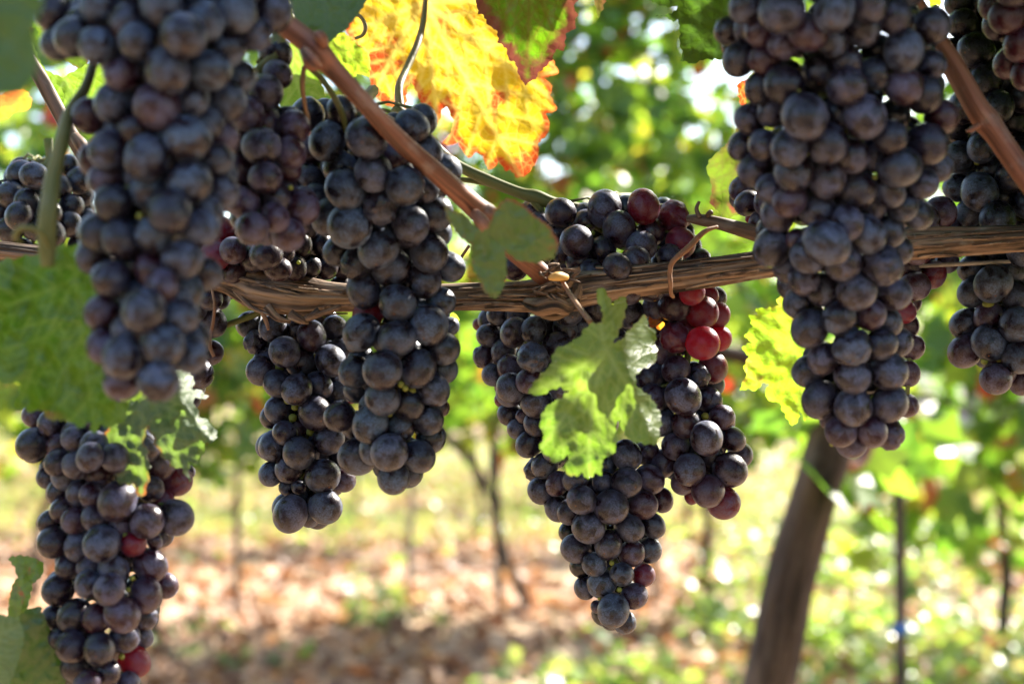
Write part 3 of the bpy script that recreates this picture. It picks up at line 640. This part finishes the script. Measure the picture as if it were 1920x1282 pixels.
leaf('leaf folded along a brown edge, behind the tall soft bunch at its left', [(1395,150),(1403,165),(1395,215),(1380,245),(1365,268),(1345,285),(1328,302),(1325,318),(1335,350),(1330,380),(1345,395),(1362,412),(1385,402),(1430,380),(1460,300),(1460,150)],
     .60, L_brn, hub=(1430,200), tips=[(1328,305),(1355,405),(1400,390)], tilt=(-.3, .3), wave=.004, step=4, seed=5)
leaf('small yellow leaf tip touching the tall soft bunch', [(1383,158),(1400,150),(1430,150),(1415,210),(1400,207),(1388,195)], .62, L_yel, seed=6, step=4)
leaf('soft two lobed leaf with a brown spot, in front of the wood knot', [(832,385),(850,395),(870,400),(888,420),(903,436),(915,428),(925,395),(950,370),(980,383),(1000,402),(1030,425),(1048,455),(1040,482),(1010,493),(970,488),(945,466),(950,500),(946,535),(930,560),(910,550),(895,520),(882,485),(885,460),(860,442),(842,415)],
     .45, L_spot, hub=(903,440), tips=[(835,388),(1045,460),(930,555),(950,375)], tilt=(.1, .1), curl=.15, wave=.003, seed=7, fold=[(903,440,.7,-.7,-.35)])
leaf('green lobed leaf with bright yellow lit patches, hanging in front of the central bunches', [(1122,540),(1134,542),(1140,556),(1149,572),(1160,557),(1175,560),(1172,590),(1160,622),(1146,646),(1165,638),(1192,606),(1210,590),(1214,612),(1230,622),(1228,640),(1232,665),(1225,682),(1205,690),(1190,705),(1193,725),(1215,740),(1228,756),(1238,775),(1238,800),(1230,832),(1205,832),(1178,822),(1168,806),(1160,782),(1153,800),(1155,830),(1150,850),(1135,857),(1128,870),(1128,892),(1115,885),(1104,898),(1092,885),(1072,893),(1060,882),(1068,850),(1052,862),(1040,868),(1030,855),(1012,842),(1020,815),(1012,795),(1018,772),(1035,755),(1052,748),(1068,732),(1050,724),(1032,730),(1015,740),(990,738),(1005,712),(1030,688),(1042,655),(1065,645),(1085,633),(1105,608),(1130,604),(1130,585),(1119,558)],
     .474, L_mid, hub=(1136,655), tips=[(1126,545),(1212,595),(1235,800),(1105,893),(995,735),(1015,840)], tilt=(.15, -.12), wave=.0035, step=4, teeth=5, period=20, petiole=[(1050,520,.53,4),(1062,540,.525,4),(1085,575,.50,4.5),(1108,605,.485,5)], pmat='petiole_red', seed=8, fold=[(1192,740,.95,-.3,1.5),(1100,870,.3,.95,1.2)])
leaf('bright lime leaf with serrated edge, left of the tall soft bunch', [(1470,553),(1477,565),(1480,590),(1540,640),(1545,760),(1514,772),(1510,790),(1500,768),(1496,790),(1485,798),(1472,780),(1462,755),(1440,750),(1435,735),(1442,720),(1432,717),(1415,733),(1402,728),(1387,733),(1400,702),(1394,690),(1405,667),(1392,656),(1395,648),(1412,642),(1395,630),(1412,612),(1404,590),(1422,592),(1418,578),(1440,578),(1462,573),(1455,562)],
     .612, L_lit, hub=(1535,640), tips=[(1470,555),(1395,650),(1390,732),(1485,795),(1415,590)], tilt=(.1, -.1), wave=.0035, step=3.6, seed=9)
leaf('big dark green leaf with red tips at the left edge', [(-80,470),(0,490),(60,480),(110,462),(150,458),(172,490),(190,600),(210,700),(215,750),(242,760),(238,780),(215,800),(192,795),(180,812),(165,790),(150,802),(120,785),(100,790),(80,770),(30,765),(32,745),(42,720),(0,715),(-80,745)],
     .445, L_red, hub=(140,525), tips=[(35,760),(180,810),(235,775),(-80,600),(150,460)], tilt=(.3, -.2), wave=.006, seed=10, rim_below=775, teeth=9, period=36)
leaf('grey green lobed leaf hanging just under the large soft left bunch', [(195,830),(210,770),(240,755),(290,740),(330,700),(345,688),(362,705),(360,728),(392,742),(375,747),(360,742),(372,780),(395,795),(408,820),(385,830),(378,850),(366,872),(352,865),(356,905),(344,880),(325,875),(300,850),(278,800),(270,822),(281,870),(276,910),(265,936),(250,905),(225,908),(212,880),(194,872)],
     .485, L_grey, hub=(270,750), tips=[(265,932),(355,900),(405,820),(210,880),(365,720)], tilt=(.1, -.3), wave=.004, step=4, teeth=7, period=27, seed=11, fold=[(345,760,.8,-.6,1.2)])
leaf('curled leaf with a maroon tip standing up at the lower left', [(15,1048),(35,1040),(60,1044),(82,1055),(80,1075),(62,1092),(54,1130),(44,1165),(15,1170),(18,1120),(27,1092),(34,1082),(28,1062)], .50, L_spot, hub=(30,1168), tips=[(40,1045)], seed=12, step=3.5, curl=.3)
leaf('dark green veined leaf at the lower left corner beside the lower left bunch', [(40,1150),(58,1140),(75,1136),(85,1160),(95,1190),(110,1215),(118,1250),(130,1320),(-30,1340),(0,1290),(20,1240),(32,1200)], .49, L_dark, hub=(20,1300), tips=[(75,1140),(112,1225),(45,1150),(130,1310)], seed=13, teeth=6, period=24, tilt=(.3, .3), wave=.003)
leaf('soft grey green leaf cut by the lower left corner', [(-60,1140),(8,1152),(38,1165),(46,1190),(36,1235),(12,1295),(-60,1330)], .46, L_grey, hub=(-50,1230), tips=[(40,1170),(10,1290)], seed=14)
leaf('dark green leaf at the top edge beside the upper end of the red brown cane', [(538,-70),(545,15),(558,45),(590,70),(618,80),(650,55),(672,28),(692,-5),(700,-70)], .49, L_dark, hub=(600,-50), tips=[(618,78),(550,30),(690,0)], tilt=(-.4, -.2), seed=15)
leaf('small lime leaf with a red rim, between the red brown cane and the yellow leaf', [(612,78),(638,60),(655,70),(672,85),(690,95),(694,118),(692,146),(680,140),(668,138),(660,152),(640,132),(618,105)], .60, L_lit, hub=(620,80), tips=[(690,143),(690,98)], tilt=(.3, 0), seed=16, step=3.6)
leaf('green leaf behind the upper left bunch, half in shade', [(45,50),(60,80),(72,110),(85,132),(100,140),(118,146),(138,135),(152,128),(165,120),(210,120),(200,200),(150,215),(118,212),(100,198),(82,140),(60,110),(40,60),(70,-20),(200,-20),(200,60)], .58, L_mid, hub=(90,60), tips=[(118,145),(150,200),(60,100)], seed=17, tilt=(.2, .2))
leaf('very soft dark leaf filling the top left corner', [(-100,-100),(60,-100),(80,10),(62,50),(74,110),(62,150),(35,178),(-100,190)], .30, L_dark, hub=(-80,0), tips=[(60,140),(70,20)], seed=18, step=7)
leaf('small orange and yellow leaf at the left edge', [(-40,165),(0,178),(22,166),(45,168),(60,188),(52,206),(28,210),(10,222),(-40,215)], .68, L_org, hub=(-20,190), tips=[(55,190)], seed=19)
leaf('green leaf behind the node of the red brown cane', [(505,150),(515,100),(555,75),(600,140),(612,200),(590,235),(550,225),(525,200)], .60, L_mid, hub=(540,60), tips=[(580,220),(520,170)], seed=20, tilt=(0, .4))
leaf('pale leaf edge catching the sun behind the right side of the long blue bunch', [(800,580),(850,586),(862,600),(852,612),(862,640),(858,662),(846,690),(836,705),(800,700),(780,640)], .60, L_lit, hub=(800,640), tips=[(858,640),(855,590)], seed=21, tilt=(-.5, 0))
leaf('scrap of dry orange leaf caught among the red grapes', [(1222,578),(1236,585),(1240,602),(1246,610),(1238,622),(1230,612),(1220,618),(1216,598)], .585, L_org, seed=22, step=3)
leaf('yellow green leaf scrap at the top edge, beside the top right bunch', [(1740,-20),(1762,-20),(1766,6),(1752,22),(1744,14)], .64, L_lit, seed=23, step=3.5)
leaf('small dark leaf scrap touching the left edge behind the dark leaf corner', [(60,20),(120,0),(160,60),(165,140),(120,110),(80,90)], .62, L_lit, hub=(70,40), tips=[(160,130)], seed=24, tilt=(.2, .2))

# ------------------------------------------------------------------ ground
def mat_ground():
    t = NT('dry_soil'); tc = t.n('TexCoord').outputs['Object']
    a = t.noise(tc, 1.1, 6, .6); b = t.noise(tc, 9, 6, .7); c = t.noise(tc, .35, 3)
    col = t.mix(t.ramp(b, .35, .65), (.17, .098, .056), (.52, .34, .215))
    col = t.mix(t.math('MULTIPLY', t.ramp(a, .50, .66), .6), col, (.30, .25, .12))
    col = t.mix(t.math('MULTIPLY', t.ramp(c, .5, .7), .5), col, (.42, .33, .24))
    return t.surf(t.n('BsdfPrincipled', {'Base Color': col, 'Roughness': .95, 'Normal': t.bump(b, .8, .03)}).outputs[0])
def gz(x, y): return .05 * noise.noise(Vector((x * .5, y * .5, 0)))
V, F = [], []
xs = sorted(set([-600, -250, -100, -50] + [-25 + i for i in range(51)] + [50, 100, 250, 600])); ys = sorted(set([-300, -100, -40] + [-20 + i for i in range(61)] + [60, 100, 200, 400, 900]))
for y in ys:
    for x in xs: V.append((x, y, gz(x, y) if abs(x) < 40 and abs(y) < 45 else 0))
for j in range(len(ys)-1):
    for i in range(len(xs)-1): a = j*len(xs)+i; F.append((a, a+1, a+1+len(xs), a+len(xs)))
tag(link_mesh('ground', mesh_from('ground', V, F), mat_ground()), kind='structure')
# low hills on the skyline
V, F = [], []
n = 60
for i in range(n + 1):
    x = -160 + 320 * i / n; h = 2.6 + 3.2 * noise.noise(Vector((i * .13, 3, 0))) + max(0, -x) * .01
    V += [(x, 120, -1), (x, 135, h * .7), (x, 170, h + 1.5), (x, 230, -1)]
for i in range(n):
    for k in range(3): a = 4*i+k; F.append((a, a+1, a+5, a+4))
tag(link_mesh('hills', mesh_from('hills', V, F), mat_simple('hill_scrub', (.07, .09, .05), (.13, .14, .08), .9, .4)), kind='structure')

# ------------------------------------------------------------------ leaf litter, weeds (nobody could count them)
def quads(items, seed, tint=False):
    """items: centre, size, normal -> bent lobed leaflets"""
    rnd = random.Random(seed); V, F, A = [], [], []
    for c, s, nrm, tn in items:
        q = Vector(nrm).normalized(); u = q.orthogonal().normalized(); u = Quaternion(q, rnd.uniform(0, 6.28)) @ u; v = q.cross(u); b = len(V)
        f = rnd.uniform(.05, .28)
        for (a, r, z) in ((90, 1, 0), (52, .62, .4), (25, .92, .8), (-15, .6, 1), (-50, .85, 1), (-90, .35, 0), (-130, .85, 1), (195, .6, 1), (155, .92, .8), (128, .62, .4)):
            r *= rnd.uniform(.85, 1.1)
            V.append(c + s * (u * math.cos(R(a)) * r + v * math.sin(R(a)) * r + q * f * z * (abs(math.cos(R(a))))))
            A.append(tn)
        V.append(c); A.append(tn)
        for k in range(10): F.append((b + 10, b + k, b + (k+1) % 10))
    return V, F, A
def mat_foliage(name, cols, trs, tf=.45, rough=.4):
    t = NT(name); a = t.attr('tint').outputs['Fac']
    def pick(cs):
        r = t.n('ValToRGB', {0: a}); cr = r.color_ramp; cr.interpolation = 'CONSTANT'
        while len(cr.elements) < len(cs): cr.elements.new(.5)
        for e, (p, c) in zip(cr.elements, cs): e.position = p; e.color = (*c, 1)
        return r.outputs[0]
    p = t.n('BsdfPrincipled', {'Base Color': pick(cols), 'Roughness': rough, 'Specular IOR Level': .5})
    tl = t.n('BsdfTranslucent', {'Color': pick(trs)})
    return t.surf(t.n('MixShader', {0: tf, 1: p.outputs[0], 2: tl.outputs[0]}).outputs[0])
M['foliage'] = mat_foliage('vine_foliage', [(0, (.045, .095, .028)), (.4, (.075, .135, .038)), (.70, (.12, .18, .04)), (.84, (.25, .24, .04)), (.93, (.30, .12, .04)), (.97, (.28, .05, .03))],
                           [(0, (.20, .42, .03)), (.4, (.36, .60, .04)), (.70, (.58, .74, .05)), (.84, (.85, .75, .06)), (.93, (.7, .3, .05)), (.97, (.7, .08, .04))])
M['weeds'] = mat_foliage('weed_leaves', [(0, (.07, .13, .04)), (.4, (.12, .18, .06)), (.8, (.20, .24, .08)), (.93, (.34, .30, .12))], [(0, (.3, .5, .06)), (.4, (.45, .62, .08)), (.8, (.6, .7, .12)), (.93, (.7, .6, .2))], .4, .35)
M['litter'] = mat_foliage('fallen_leaves', [(0, (.14, .07, .035)), (.35, (.32, .17, .09)), (.65, (.48, .28, .16)), (.88, (.50, .36, .2))], [(0, (.3, .12, .05)), (.5, (.5, .25, .1))], .25, .6)
def stuff(name, label, cat, items, mat, seed):
    V, F, A = quads(items, seed)
    o = link_mesh(name, mesh_from(name, V, F, False, {'tint': ('FLOAT', A)}), mat); tag(o, label, cat, kind='stuff')
rnd = random.Random(21)
it = []
for k in range(15000):
    y = 2.6 + 14 * rnd.random()**1.3; x = rnd.uniform(-.45, .45) * (y + 2)
    it.append((Vector((x, y, gz(x, y) + rnd.uniform(.005, .045))), rnd.uniform(.025, .06), (rnd.uniform(-1.2, 1.2), rnd.uniform(-1.2, 1.2), 1), rnd.random()))
stuff('leaf_litter', 'dry brown fallen leaves scattered over the soil between the vine rows', 'leaf litter', it, M['litter'], 1)
it = []
def weed(x, y, n, spread, h):
    for k in range(n):
        px, py = x + rnd.gauss(0, spread), y + rnd.gauss(0, spread)
        it.append((Vector((px, py, gz(px, py) + abs(rnd.gauss(0, h)) + .01)), rnd.uniform(.02, .05), (rnd.gauss(0, .6), rnd.gauss(0, .6), 1), rnd.random()))
for k in range(70):                                 # loose tufts everywhere
    y = 3 + 11 * rnd.random(); weed(rnd.uniform(-.42, .42) * (y + 1.5), y, rnd.randint(6, 22), .10, .05)
for k in range(150):                                 # thick at the right
    y = 2.8 + 7 * rnd.random(); weed(rnd.uniform(.12, .42) * y + .2, y, rnd.randint(20, 45), .16, .07)
for k in range(200):                                 # a green sward further off
    y = 8 + 20 * rnd.random(); weed(rnd.uniform(-.45, .45) * y, y, rnd.randint(25, 45), .4, .09)
for (px, Y) in ((720, 5.6), (1200, 4.4), (1340, 5.4), (1000, 3.9)):
    weed((px-960)/FPX*Y, Y, 90, .10, .07)
stuff('weeds', 'green and yellow weeds growing in patches on the ground between the rows', 'weeds', it, M['weeds'], 2)
V, F = [], []
for k in range(12000):                                # dry grass blades, further band
    y = 8.5 + 20 * rnd.random()**1.2; x = rnd.uniform(-.43, .43) * y; h = rnd.uniform(.06, .22); w = rnd.uniform(.004, .009); a = rnd.uniform(0, 3.14); lx, ly = rnd.gauss(0, .05), rnd.gauss(0, .05); z = gz(x, y)
    b = len(V); V += [(x - w*math.cos(a), y - w*math.sin(a), z), (x + w*math.cos(a), y + w*math.sin(a), z), (x + lx + w*.6*math.cos(a), y + ly, z + h*.6), (x + lx*2, y + ly*2, z + h)]
    F += [(b, b+1, b+2), (b, b+2, b+3)]
o = link_mesh('grass', mesh_from('grass', V, F, False), mat_simple('dry_grass', (.16, .20, .05), (.34, .31, .13), .6, 3, (.5, .55, .15), .4)); tag(o, 'yellow green grass in the far rows of the vineyard', 'grass', kind='stuff')

# ------------------------------------------------------------------ vines behind
def foliage_mesh(seed, nleaf, wx, wy, z0, z1, holes=.42, size=(.045, .075), clump=3.2, droop=.15):
    rnd = random.Random(seed); it = []; k = 0
    while len(it) < nleaf and k < nleaf * 12:
        k += 1
        x = rnd.uniform(-wx, wx); y = rnd.gauss(0, wy * .5); z = rnd.uniform(z0 - droop, z1 + .15)
        d = noise.noise(Vector((x * clump + seed * 7, y * clump, z * clump))) + .5 * noise.noise(Vector((x * 8 + seed, y * 8, z * 8)))
        edge = max(0, (z - z1) / .15, (z0 - z) / max(.01, droop)); edge2 = max(0, abs(x) / wx - .8) * 3
        if d < -.30 + holes * .5 + .5 * edge + .25 * edge2: continue
        it.append((Vector((x, y, z)), rnd.uniform(*size), (rnd.gauss(0, .7), rnd.gauss(0, .8) - .3, rnd.gauss(.5, .5)), rnd.random()))
    V, F, A = quads(it, seed)
    me = mesh_from('foliage', V, F, False, {'tint': ('FLOAT', A)}); me.materials.append(M['foliage']); return me
def trunk_mesh(seed, h, lean, r, armlen=.5):
    rnd = random.Random(seed)
    pts = [(0, 0, -.1, r * 1.35)]
    for k in range(1, 6):
        t = k / 5; pts.append((lean * t + rnd.gauss(0, .014), rnd.gauss(0, .02), h * t, r * (1.15 - .25 * t)))
    parts = [tube(catmull([np.array(p) for p in pts], 6), 14, groove(seed, .25, 3))]
    top = pts[-1]
    for s in (-1, 1):
        a = [(top[0], top[1], top[2] - .03, r * .8), (top[0] + s * .12, top[1], top[2] + .05, r * .6), (top[0] + s * armlen * .6, top[1], top[2] + .08, r * .45), (top[0] + s * armlen, top[1] + rnd.gauss(0, .03), top[2] + .07, r * .35)]
        parts.append(tube(catmull([np.array(p) for p in a], 5), 10, groove(seed + 2, .2, 3)))
        for q in (.3, .6, .95):
            x = top[0] + s * armlen * q; parts.append(tube(catmull([np.array(p) for p in [(x, top[1], top[2] + .06, .007), (x + rnd.gauss(0, .08), top[1] + rnd.gauss(0, .05), top[2] + .45, .006), (x + rnd.gauss(0, .15), top[1] + rnd.gauss(0, .12), top[2] + .95, .004)]], 4), 6))
    V, F, T = join(parts)
    me = mesh_from('trunk', V, F, attrs={'bark': ('FLOAT_VECTOR', T)}); me.materials.append(M['trunk']); return me
FOL = [foliage_mesh(40 + k, 520, .60, .22, .85, 1.65, .50) for k in range(4)]
FOLT = [foliage_mesh(60 + k, 2000, .70, .34, .78, 2.9, .16, droop=.2) for k in range(3)]
TR = [trunk_mesh(5 + k, .82, l, .019) for k, l in enumerate((-.12, .10, .03, -.05))]
rnd = random.Random(33)
def vine(x, y, fol, trm, label, group, rz=0, sc=1):
    e = empty('grapevine', (x, y, gz(x, y)), label, 'grapevine', group); e.rotation_euler = (0, 0, rz); e.scale = (sc,) * 3
    link_mesh('foliage', fol, None, e); link_mesh('trunk', trm, None, e)
    return e
FOLR = foliage_mesh(91, 800, .50, .34, .46, 1.75, .30, droop=.15)
# first row behind: tall, close
for px, Y, f, t, lab in ((1890, 4.6, 0, 3, 'leafy vine with green foliage hanging low, behind the right side bunches'),
                         (2240, 4.0, 1, 0, 'leafy vine cut by the right edge of the picture'),
                         (290, 5.2, 2, 2, 'shaded vine seen between the left bunches and the slate bunch')):
    x = (px-960)/FPX*Y; vine(x, Y, FOLR if px == 1890 else FOLT[f], TR[t], lab, 'vines standing in the rows behind', rnd.uniform(-.1, .1))
g_ = [((px - 960) / FPX * 5.9, (py, 0)[1], CAM_Z + 5.9 * (math.tan(PITCH) + (641 - py) / FPX), r * 5.9 / FPX) for px, py, r in ((1000, 1230, 10), (985, 1130, 10), (955, 1060, 9), (940, 1010, 9), (930, 960, 9), (905, 900, 9), (865, 845, 10), (800, 800, 8), (700, 770, 7))]
V, F, T = tube(catmull([np.array(p) for p in g_], 6), 12, groove(4, .2, 3)); CROOK = mesh_from('trunk', V, F, attrs={'bark': ('FLOAT_VECTOR', T)}); CROOK.materials.append(M['trunk'])
g2 = 'vines of the second row behind'
for k, px in enumerate((-260, 60, 960, 1330)):
    Y = 6.0 + rnd.uniform(-.15, .15); x = (px-960)/FPX*Y
    vine(x, Y, FOLT[k % 3] if px > 600 else FOL[k % 4], TR[k % 4] if px != 960 else CROOK,
         ['out of focus vine at the far left edge of the row behind', 'out of focus vine behind the lower left bunch', 'out of focus vine whose thin dark trunk leans, seen left of the longest bunch', 'out of focus vine behind the glowing red grapes'][k], g2, 0 if px == 960 else rnd.uniform(-.2, .2))
for row, Y in enumerate((8.6, 11.2, 14.2)):
    for k in range(int(Y * .8) + 2):
        x = -.42 * Y + k * 1.15 + rnd.uniform(-.1, .1)
        if x > .42 * Y: break
        if x > .19 * Y: continue
        vine(x, Y + rnd.uniform(-.1, .1), FOL[(k + row) % 4], TR[(k + 2 * row) % 4], 'small blurred green vine in one of the distant rows', 'blurred vines of the distant rows', rnd.choice((0, math.pi)) + rnd.uniform(-.15, .15), rnd.uniform(.88, 1.04))
# unseen vines added to cut fill light, in this row and behind the camera
for k, (x, y, rz) in enumerate(((-1.45, .5, .1), (-2.7, .5, -.1), (1.75, .42, .1), (3.0, .42, 0), (-2.4, -1.75, 0), (-1.2, -1.8, .1), (0, -1.75, -.1), (1.2, -1.8, .1), (2.4, -1.75, 0))):
    vine(x, y, FOLT[k % 3] if y > 0 else FOL[k % 4], TR[k % 4], 'unseen leafy vine added beside or behind the camera to cut fill light', 'unseen vines added around the camera', rz)
# far trees above the skyline
def tree(x, y, h, r, seed, label):
    e = empty('tree', (x, y, 0), label, 'tree', 'trees beyond the vineyard'); rnd = random.Random(seed)
    it = []
    for c in range(9):
        cx, cy, cz = rnd.gauss(0, r*.45), rnd.gauss(0, r*.45), h * rnd.uniform(.45, .9); cr = r * rnd.uniform(.3, .5)
        for k in range(240):
            v = Vector((rnd.gauss(0, 1), rnd.gauss(0, 1), rnd.gauss(0, 1))).normalized() * cr * rnd.random()**.4
            it.append((Vector((cx, cy, cz)) + v, rnd.uniform(.10, .2), (rnd.gauss(0, 1), rnd.gauss(0, 1), rnd.gauss(.4, 1)), rnd.random() * .75))
    V, F, A = quads(it, seed); link_mesh('crown', mesh_from('crown', V, F, False, {'tint': ('FLOAT', A)}), M['foliage'], e)
    V, F, T = tube(catmull([np.array(p) for p in [(0,0,-.2,.25),(.1,0,h*.3,.18),(0,.1,h*.7,.1),(.1,.1,h*.9,.04)]], 5), 12, groove(seed, .2, 3))
    link_mesh('trunk', mesh_from('trunk', V, F, attrs={'bark': ('FLOAT_VECTOR', T)}), M['trunk'], e)
for k, (px, Y, h, r, lab) in enumerate(((160, 34, 5.5, 3.0, 'far tree behind the small dark bunch at the left'), (760, 30, 6.2, 3.2, 'far tree behind the yellow leaf'), (1080, 26, 6.4, 2.8, 'far tree right of the yellow leaf'), (1330, 28, 5.2, 2.4, 'far tree below the torn green leaf'), (1820, 32, 4.2, 3.2, 'far dark tree behind the dark right bunch'))):
    tree((px-960)/FPX*Y, Y, h, r, 80 + k, lab)

# the leaning trunk of the next row, its blurred foliage, posts and ties
def pt(px, py, Y): return P(px, py, Y)
lt = empty('old_vine', (P(1330, 2150, 1.75).x, P(1330, 2150, 1.75).y, 0), 'thick dark brown leaning vine trunk, out of focus, below the tall soft bunch', 'vine')
tube_obj('trunk', [(1230, 2180, 1.75, 66), (1330, 1750, 1.75, 58), (1400, 1480, 1.75, 52), (1455, 1220, 1.75, 50), (1480, 1100, 1.75, 48), (1520, 950, 1.75, 46), (1550, 850, 1.75, 46), (1565, 790, 1.75, 42)], M['trunk'], lt, n=14, seg=40, disp=groove(8, .10, 4))
tube_obj('branch', [(1560, 820, 1.75, 34), (1530, 760, 1.76, 26), (1470, 700, 1.78, 18), (1380, 665, 1.8, 15), (1250, 650, 1.82, 14), (1080, 655, 1.84, 13)], M['trunk'], lt, n=8, seg=18, disp=groove(4, .2, 3))
tube_obj('branch', [(1560, 830, 1.75, 34), (1590, 868, 1.76, 17), (1615, 860, 1.78, 14), (1640, 800, 1.8, 13), (1650, 720, 1.8, 12)], M['cane'], lt, n=8, seg=18, disp=groove(4, .2, 3))
def leaf_cluster(name, spots, seed, mat, size=(.04, .06)):
    rnd = random.Random(seed); its = []
    for (px, py, d, n, sp) in spots:
        for k in range(n):
            c = P(px + rnd.gauss(0, sp), py + rnd.gauss(0, sp * .7), d + rnd.gauss(0, .06)); its.append((c - lt.location, rnd.uniform(*size), (rnd.gauss(0, .6), rnd.gauss(-.5, .6), rnd.gauss(.4, .5)), rnd.random() * .7))
    V, F, A = quads(its, seed); return link_mesh(name, mesh_from(name, V, F, False, {'tint': ('FLOAT', A)}), mat, lt)
leaf_cluster('foliage', [(1600, 860, 1.85, 7, 50), (1480, 740, 1.9, 5, 45), (1720, 860, 1.95, 6, 60)], 3, M['foliage'])
def post(label, px, py0, Y, h, w, lean=0.0, tie=None):
    x = (px-960)/FPX*Y; e = empty('stake', (x, Y, 0), label, 'stake', 'stakes in the rows behind')
    V, F, T = tube(catmull([np.array(p) for p in [(0, 0, -.1, w), (lean*.5, 0, h*.5, w*.97), (lean, 0, h, w*.93)]], 8), 12, groove(px, .08, 3))
    link_mesh('shaft', mesh_from('shaft', V, F, attrs={'bark': ('FLOAT_VECTOR', T)}), M['post'] if w > .015 else M['trunk'], e)
    if tie:
        V, F, T = tube([(0, 0, tie - .012, w + .003), (0, 0, tie + .012, w + .005)], 12); link_mesh('tie', mesh_from('tie', V, F), mat_simple('blue_tie', (.03, .12, .38), (.05, .16, .45), .5, 10), e)
post('pale slim stake beside the thin crooked trunk, left of the longest bunch', 938, 0, 5.7, .85, .014, -.02)
post('faint brown stake right of the slate bunch tip, in the background', 768, 0, 6.6, 1.0, .016, .02)
post('pale stake behind the gap between the lower left bunch and the slate bunch', 447, 0, 6.0, .8, .014)
post('thin dark stake with a blue tie, right of the leaning trunk', 1684, 0, 3.1, 1.3, .013, .0, tie=.42)
post('brown stake just right of the longest bunch, in the background', 1225, 0, 6.2, 1.0, .014)
# pale field wall at the right
wv = []; rnd = random.Random(3)
w0 = empty('field_wall', (6.9, 24, 0), 'low pale stone wall far off at the right edge', 'wall')
bm = bmesh.new()
for row in range(3):
    x = -3.2
    while x < 3.2:
        L = rnd.uniform(.3, .6); bmesh.ops.create_cube(bm, size=1, matrix=Matrix.Translation((x + L/2, rnd.uniform(-.03, .03), .12 + row * .25)) @ Matrix.Diagonal((L - .015, .4, .238, 1))); x += L
bmesh.ops.bevel(bm, geom=bm.edges[:], offset=.03, segments=1, affect='EDGES')
me = bpy.data.meshes.new('stones'); bm.to_mesh(me); bm.free()
link_mesh('stones', me, mat_simple('pale_stone', (.36, .34, .33), (.48, .45, .42), .9, 3), w0)

# ------------------------------------------------------------------ unseen leaves added above the picture to shade the bunches, with gaps for sun
lit = [(720,90,.66,.03),(800,180,.66,.035),(900,90,.66,.035),(960,210,.66,.04),(1010,280,.66,.03),(860,240,.66,.03),(700,30,.66,.03),(780,20,.66,.03),(1000,120,.66,.03),
       (1430,640,.61,.030),(1480,720,.61,.026),(1460,580,.61,.018),(660,100,.60,.012),(1230,940,.58,.018),(1215,1010,.58,.018),(1200,1100,.58,.016),(1165,1160,.58,.012),(1320,600,.58,.022),(1340,660,.58,.022),(1350,720,.58,.018),
       (1380,860,.58,.018),(1365,940,.58,.018),(1215,385,.60,.014),(1275,405,.60,.016),(410,440,.57,.016),(400,620,.57,.014),(355,720,.46,.010),(1050,850,.472,.010),(1075,870,.472,.010),(1220,805,.472,.010),(1205,725,.475,.006),(1110,880,.472,.008),
       (310,950,.50,.020),(290,1060,.50,.022),(270,1150,.50,.018),(240,1230,.50,.018),(860,620,.60,.014),(1040,520,.53,.008),(830,330,.50,.008),(1350,560,.58,.016),(25,190,.68,.016),(90,170,.56,.008),(140,180,.58,.008)]
LT = [(P(x, y, d), r) for x, y, d, r in lit]
rnd = random.Random(77); it = []; base = Vector((.25, .75, 1.35)); tries = 0
while len(it) < 1300 and tries < 50000:
    tries += 1
    T = P(rnd.uniform(-250, 2150), rnd.uniform(-120, 1290), rnd.uniform(.28, .68)); c = T + sdir * rnd.uniform(.12, .75); s_ = rnd.uniform(.035, .06)
    q = c - Vector((0, 0, CAM_Z)); dp = q.dot(FWD)
    px = 960 + q.x / dp * FPX; py = 641 - q.dot(UP) / dp * FPX; m = 45 + s_ * FPX / dp
    if -m < px < 1920 + m and py > -m: continue
    if any(((c - t) - sdir * (c - t).dot(sdir)).length < r + s_ * .78 and (c - t).dot(sdir) > 0 for t, r in LT): continue
    it.append((c - base, s_, tuple(sdir + Vector((rnd.gauss(0, .4), rnd.gauss(0, .4), rnd.gauss(0, .4)))), rnd.random() * .8))
for x, y, d in ((1060,700,.474),(1100,650,.474),(1100,740,.474),(1150,760,.474),(1180,680,.474),(1130,590,.474),(1190,630,.474),(1040,720,.474),(60,560,.4),(120,640,.4),(60,700,.4),(1300,60,.6),(1330,100,.6),(960,60,.6),(1000,40,.6)):
    T = P(x, y, d)
    for k in range(1, 24):                              # one more unseen leaf, added to shade this spot
        c = T + sdir * .05 * k; q = c - Vector((0, 0, CAM_Z)); dp = q.dot(FWD); px = 960 + q.x / dp * FPX; py = 641 - q.dot(UP) / dp * FPX; m = 45 + .036 * FPX / dp
        if -m < px < 1920 + m and py > -m: continue
        if any(((c - t) - sdir * (c - t).dot(sdir)).length < r + .022 for t, r in LT): continue
        it.append((c - base, .036, tuple(sdir), .1)); break
can = empty('shade_canopy', base, 'unseen leafy canopy added above the picture to shade the bunches', 'canopy')
V, F, A = quads(it, 5)
tag(link_mesh('foliage', mesh_from('foliage', V, F, False, {'tint': ('FLOAT', A)}), M['foliage'], can), kind='stuff')
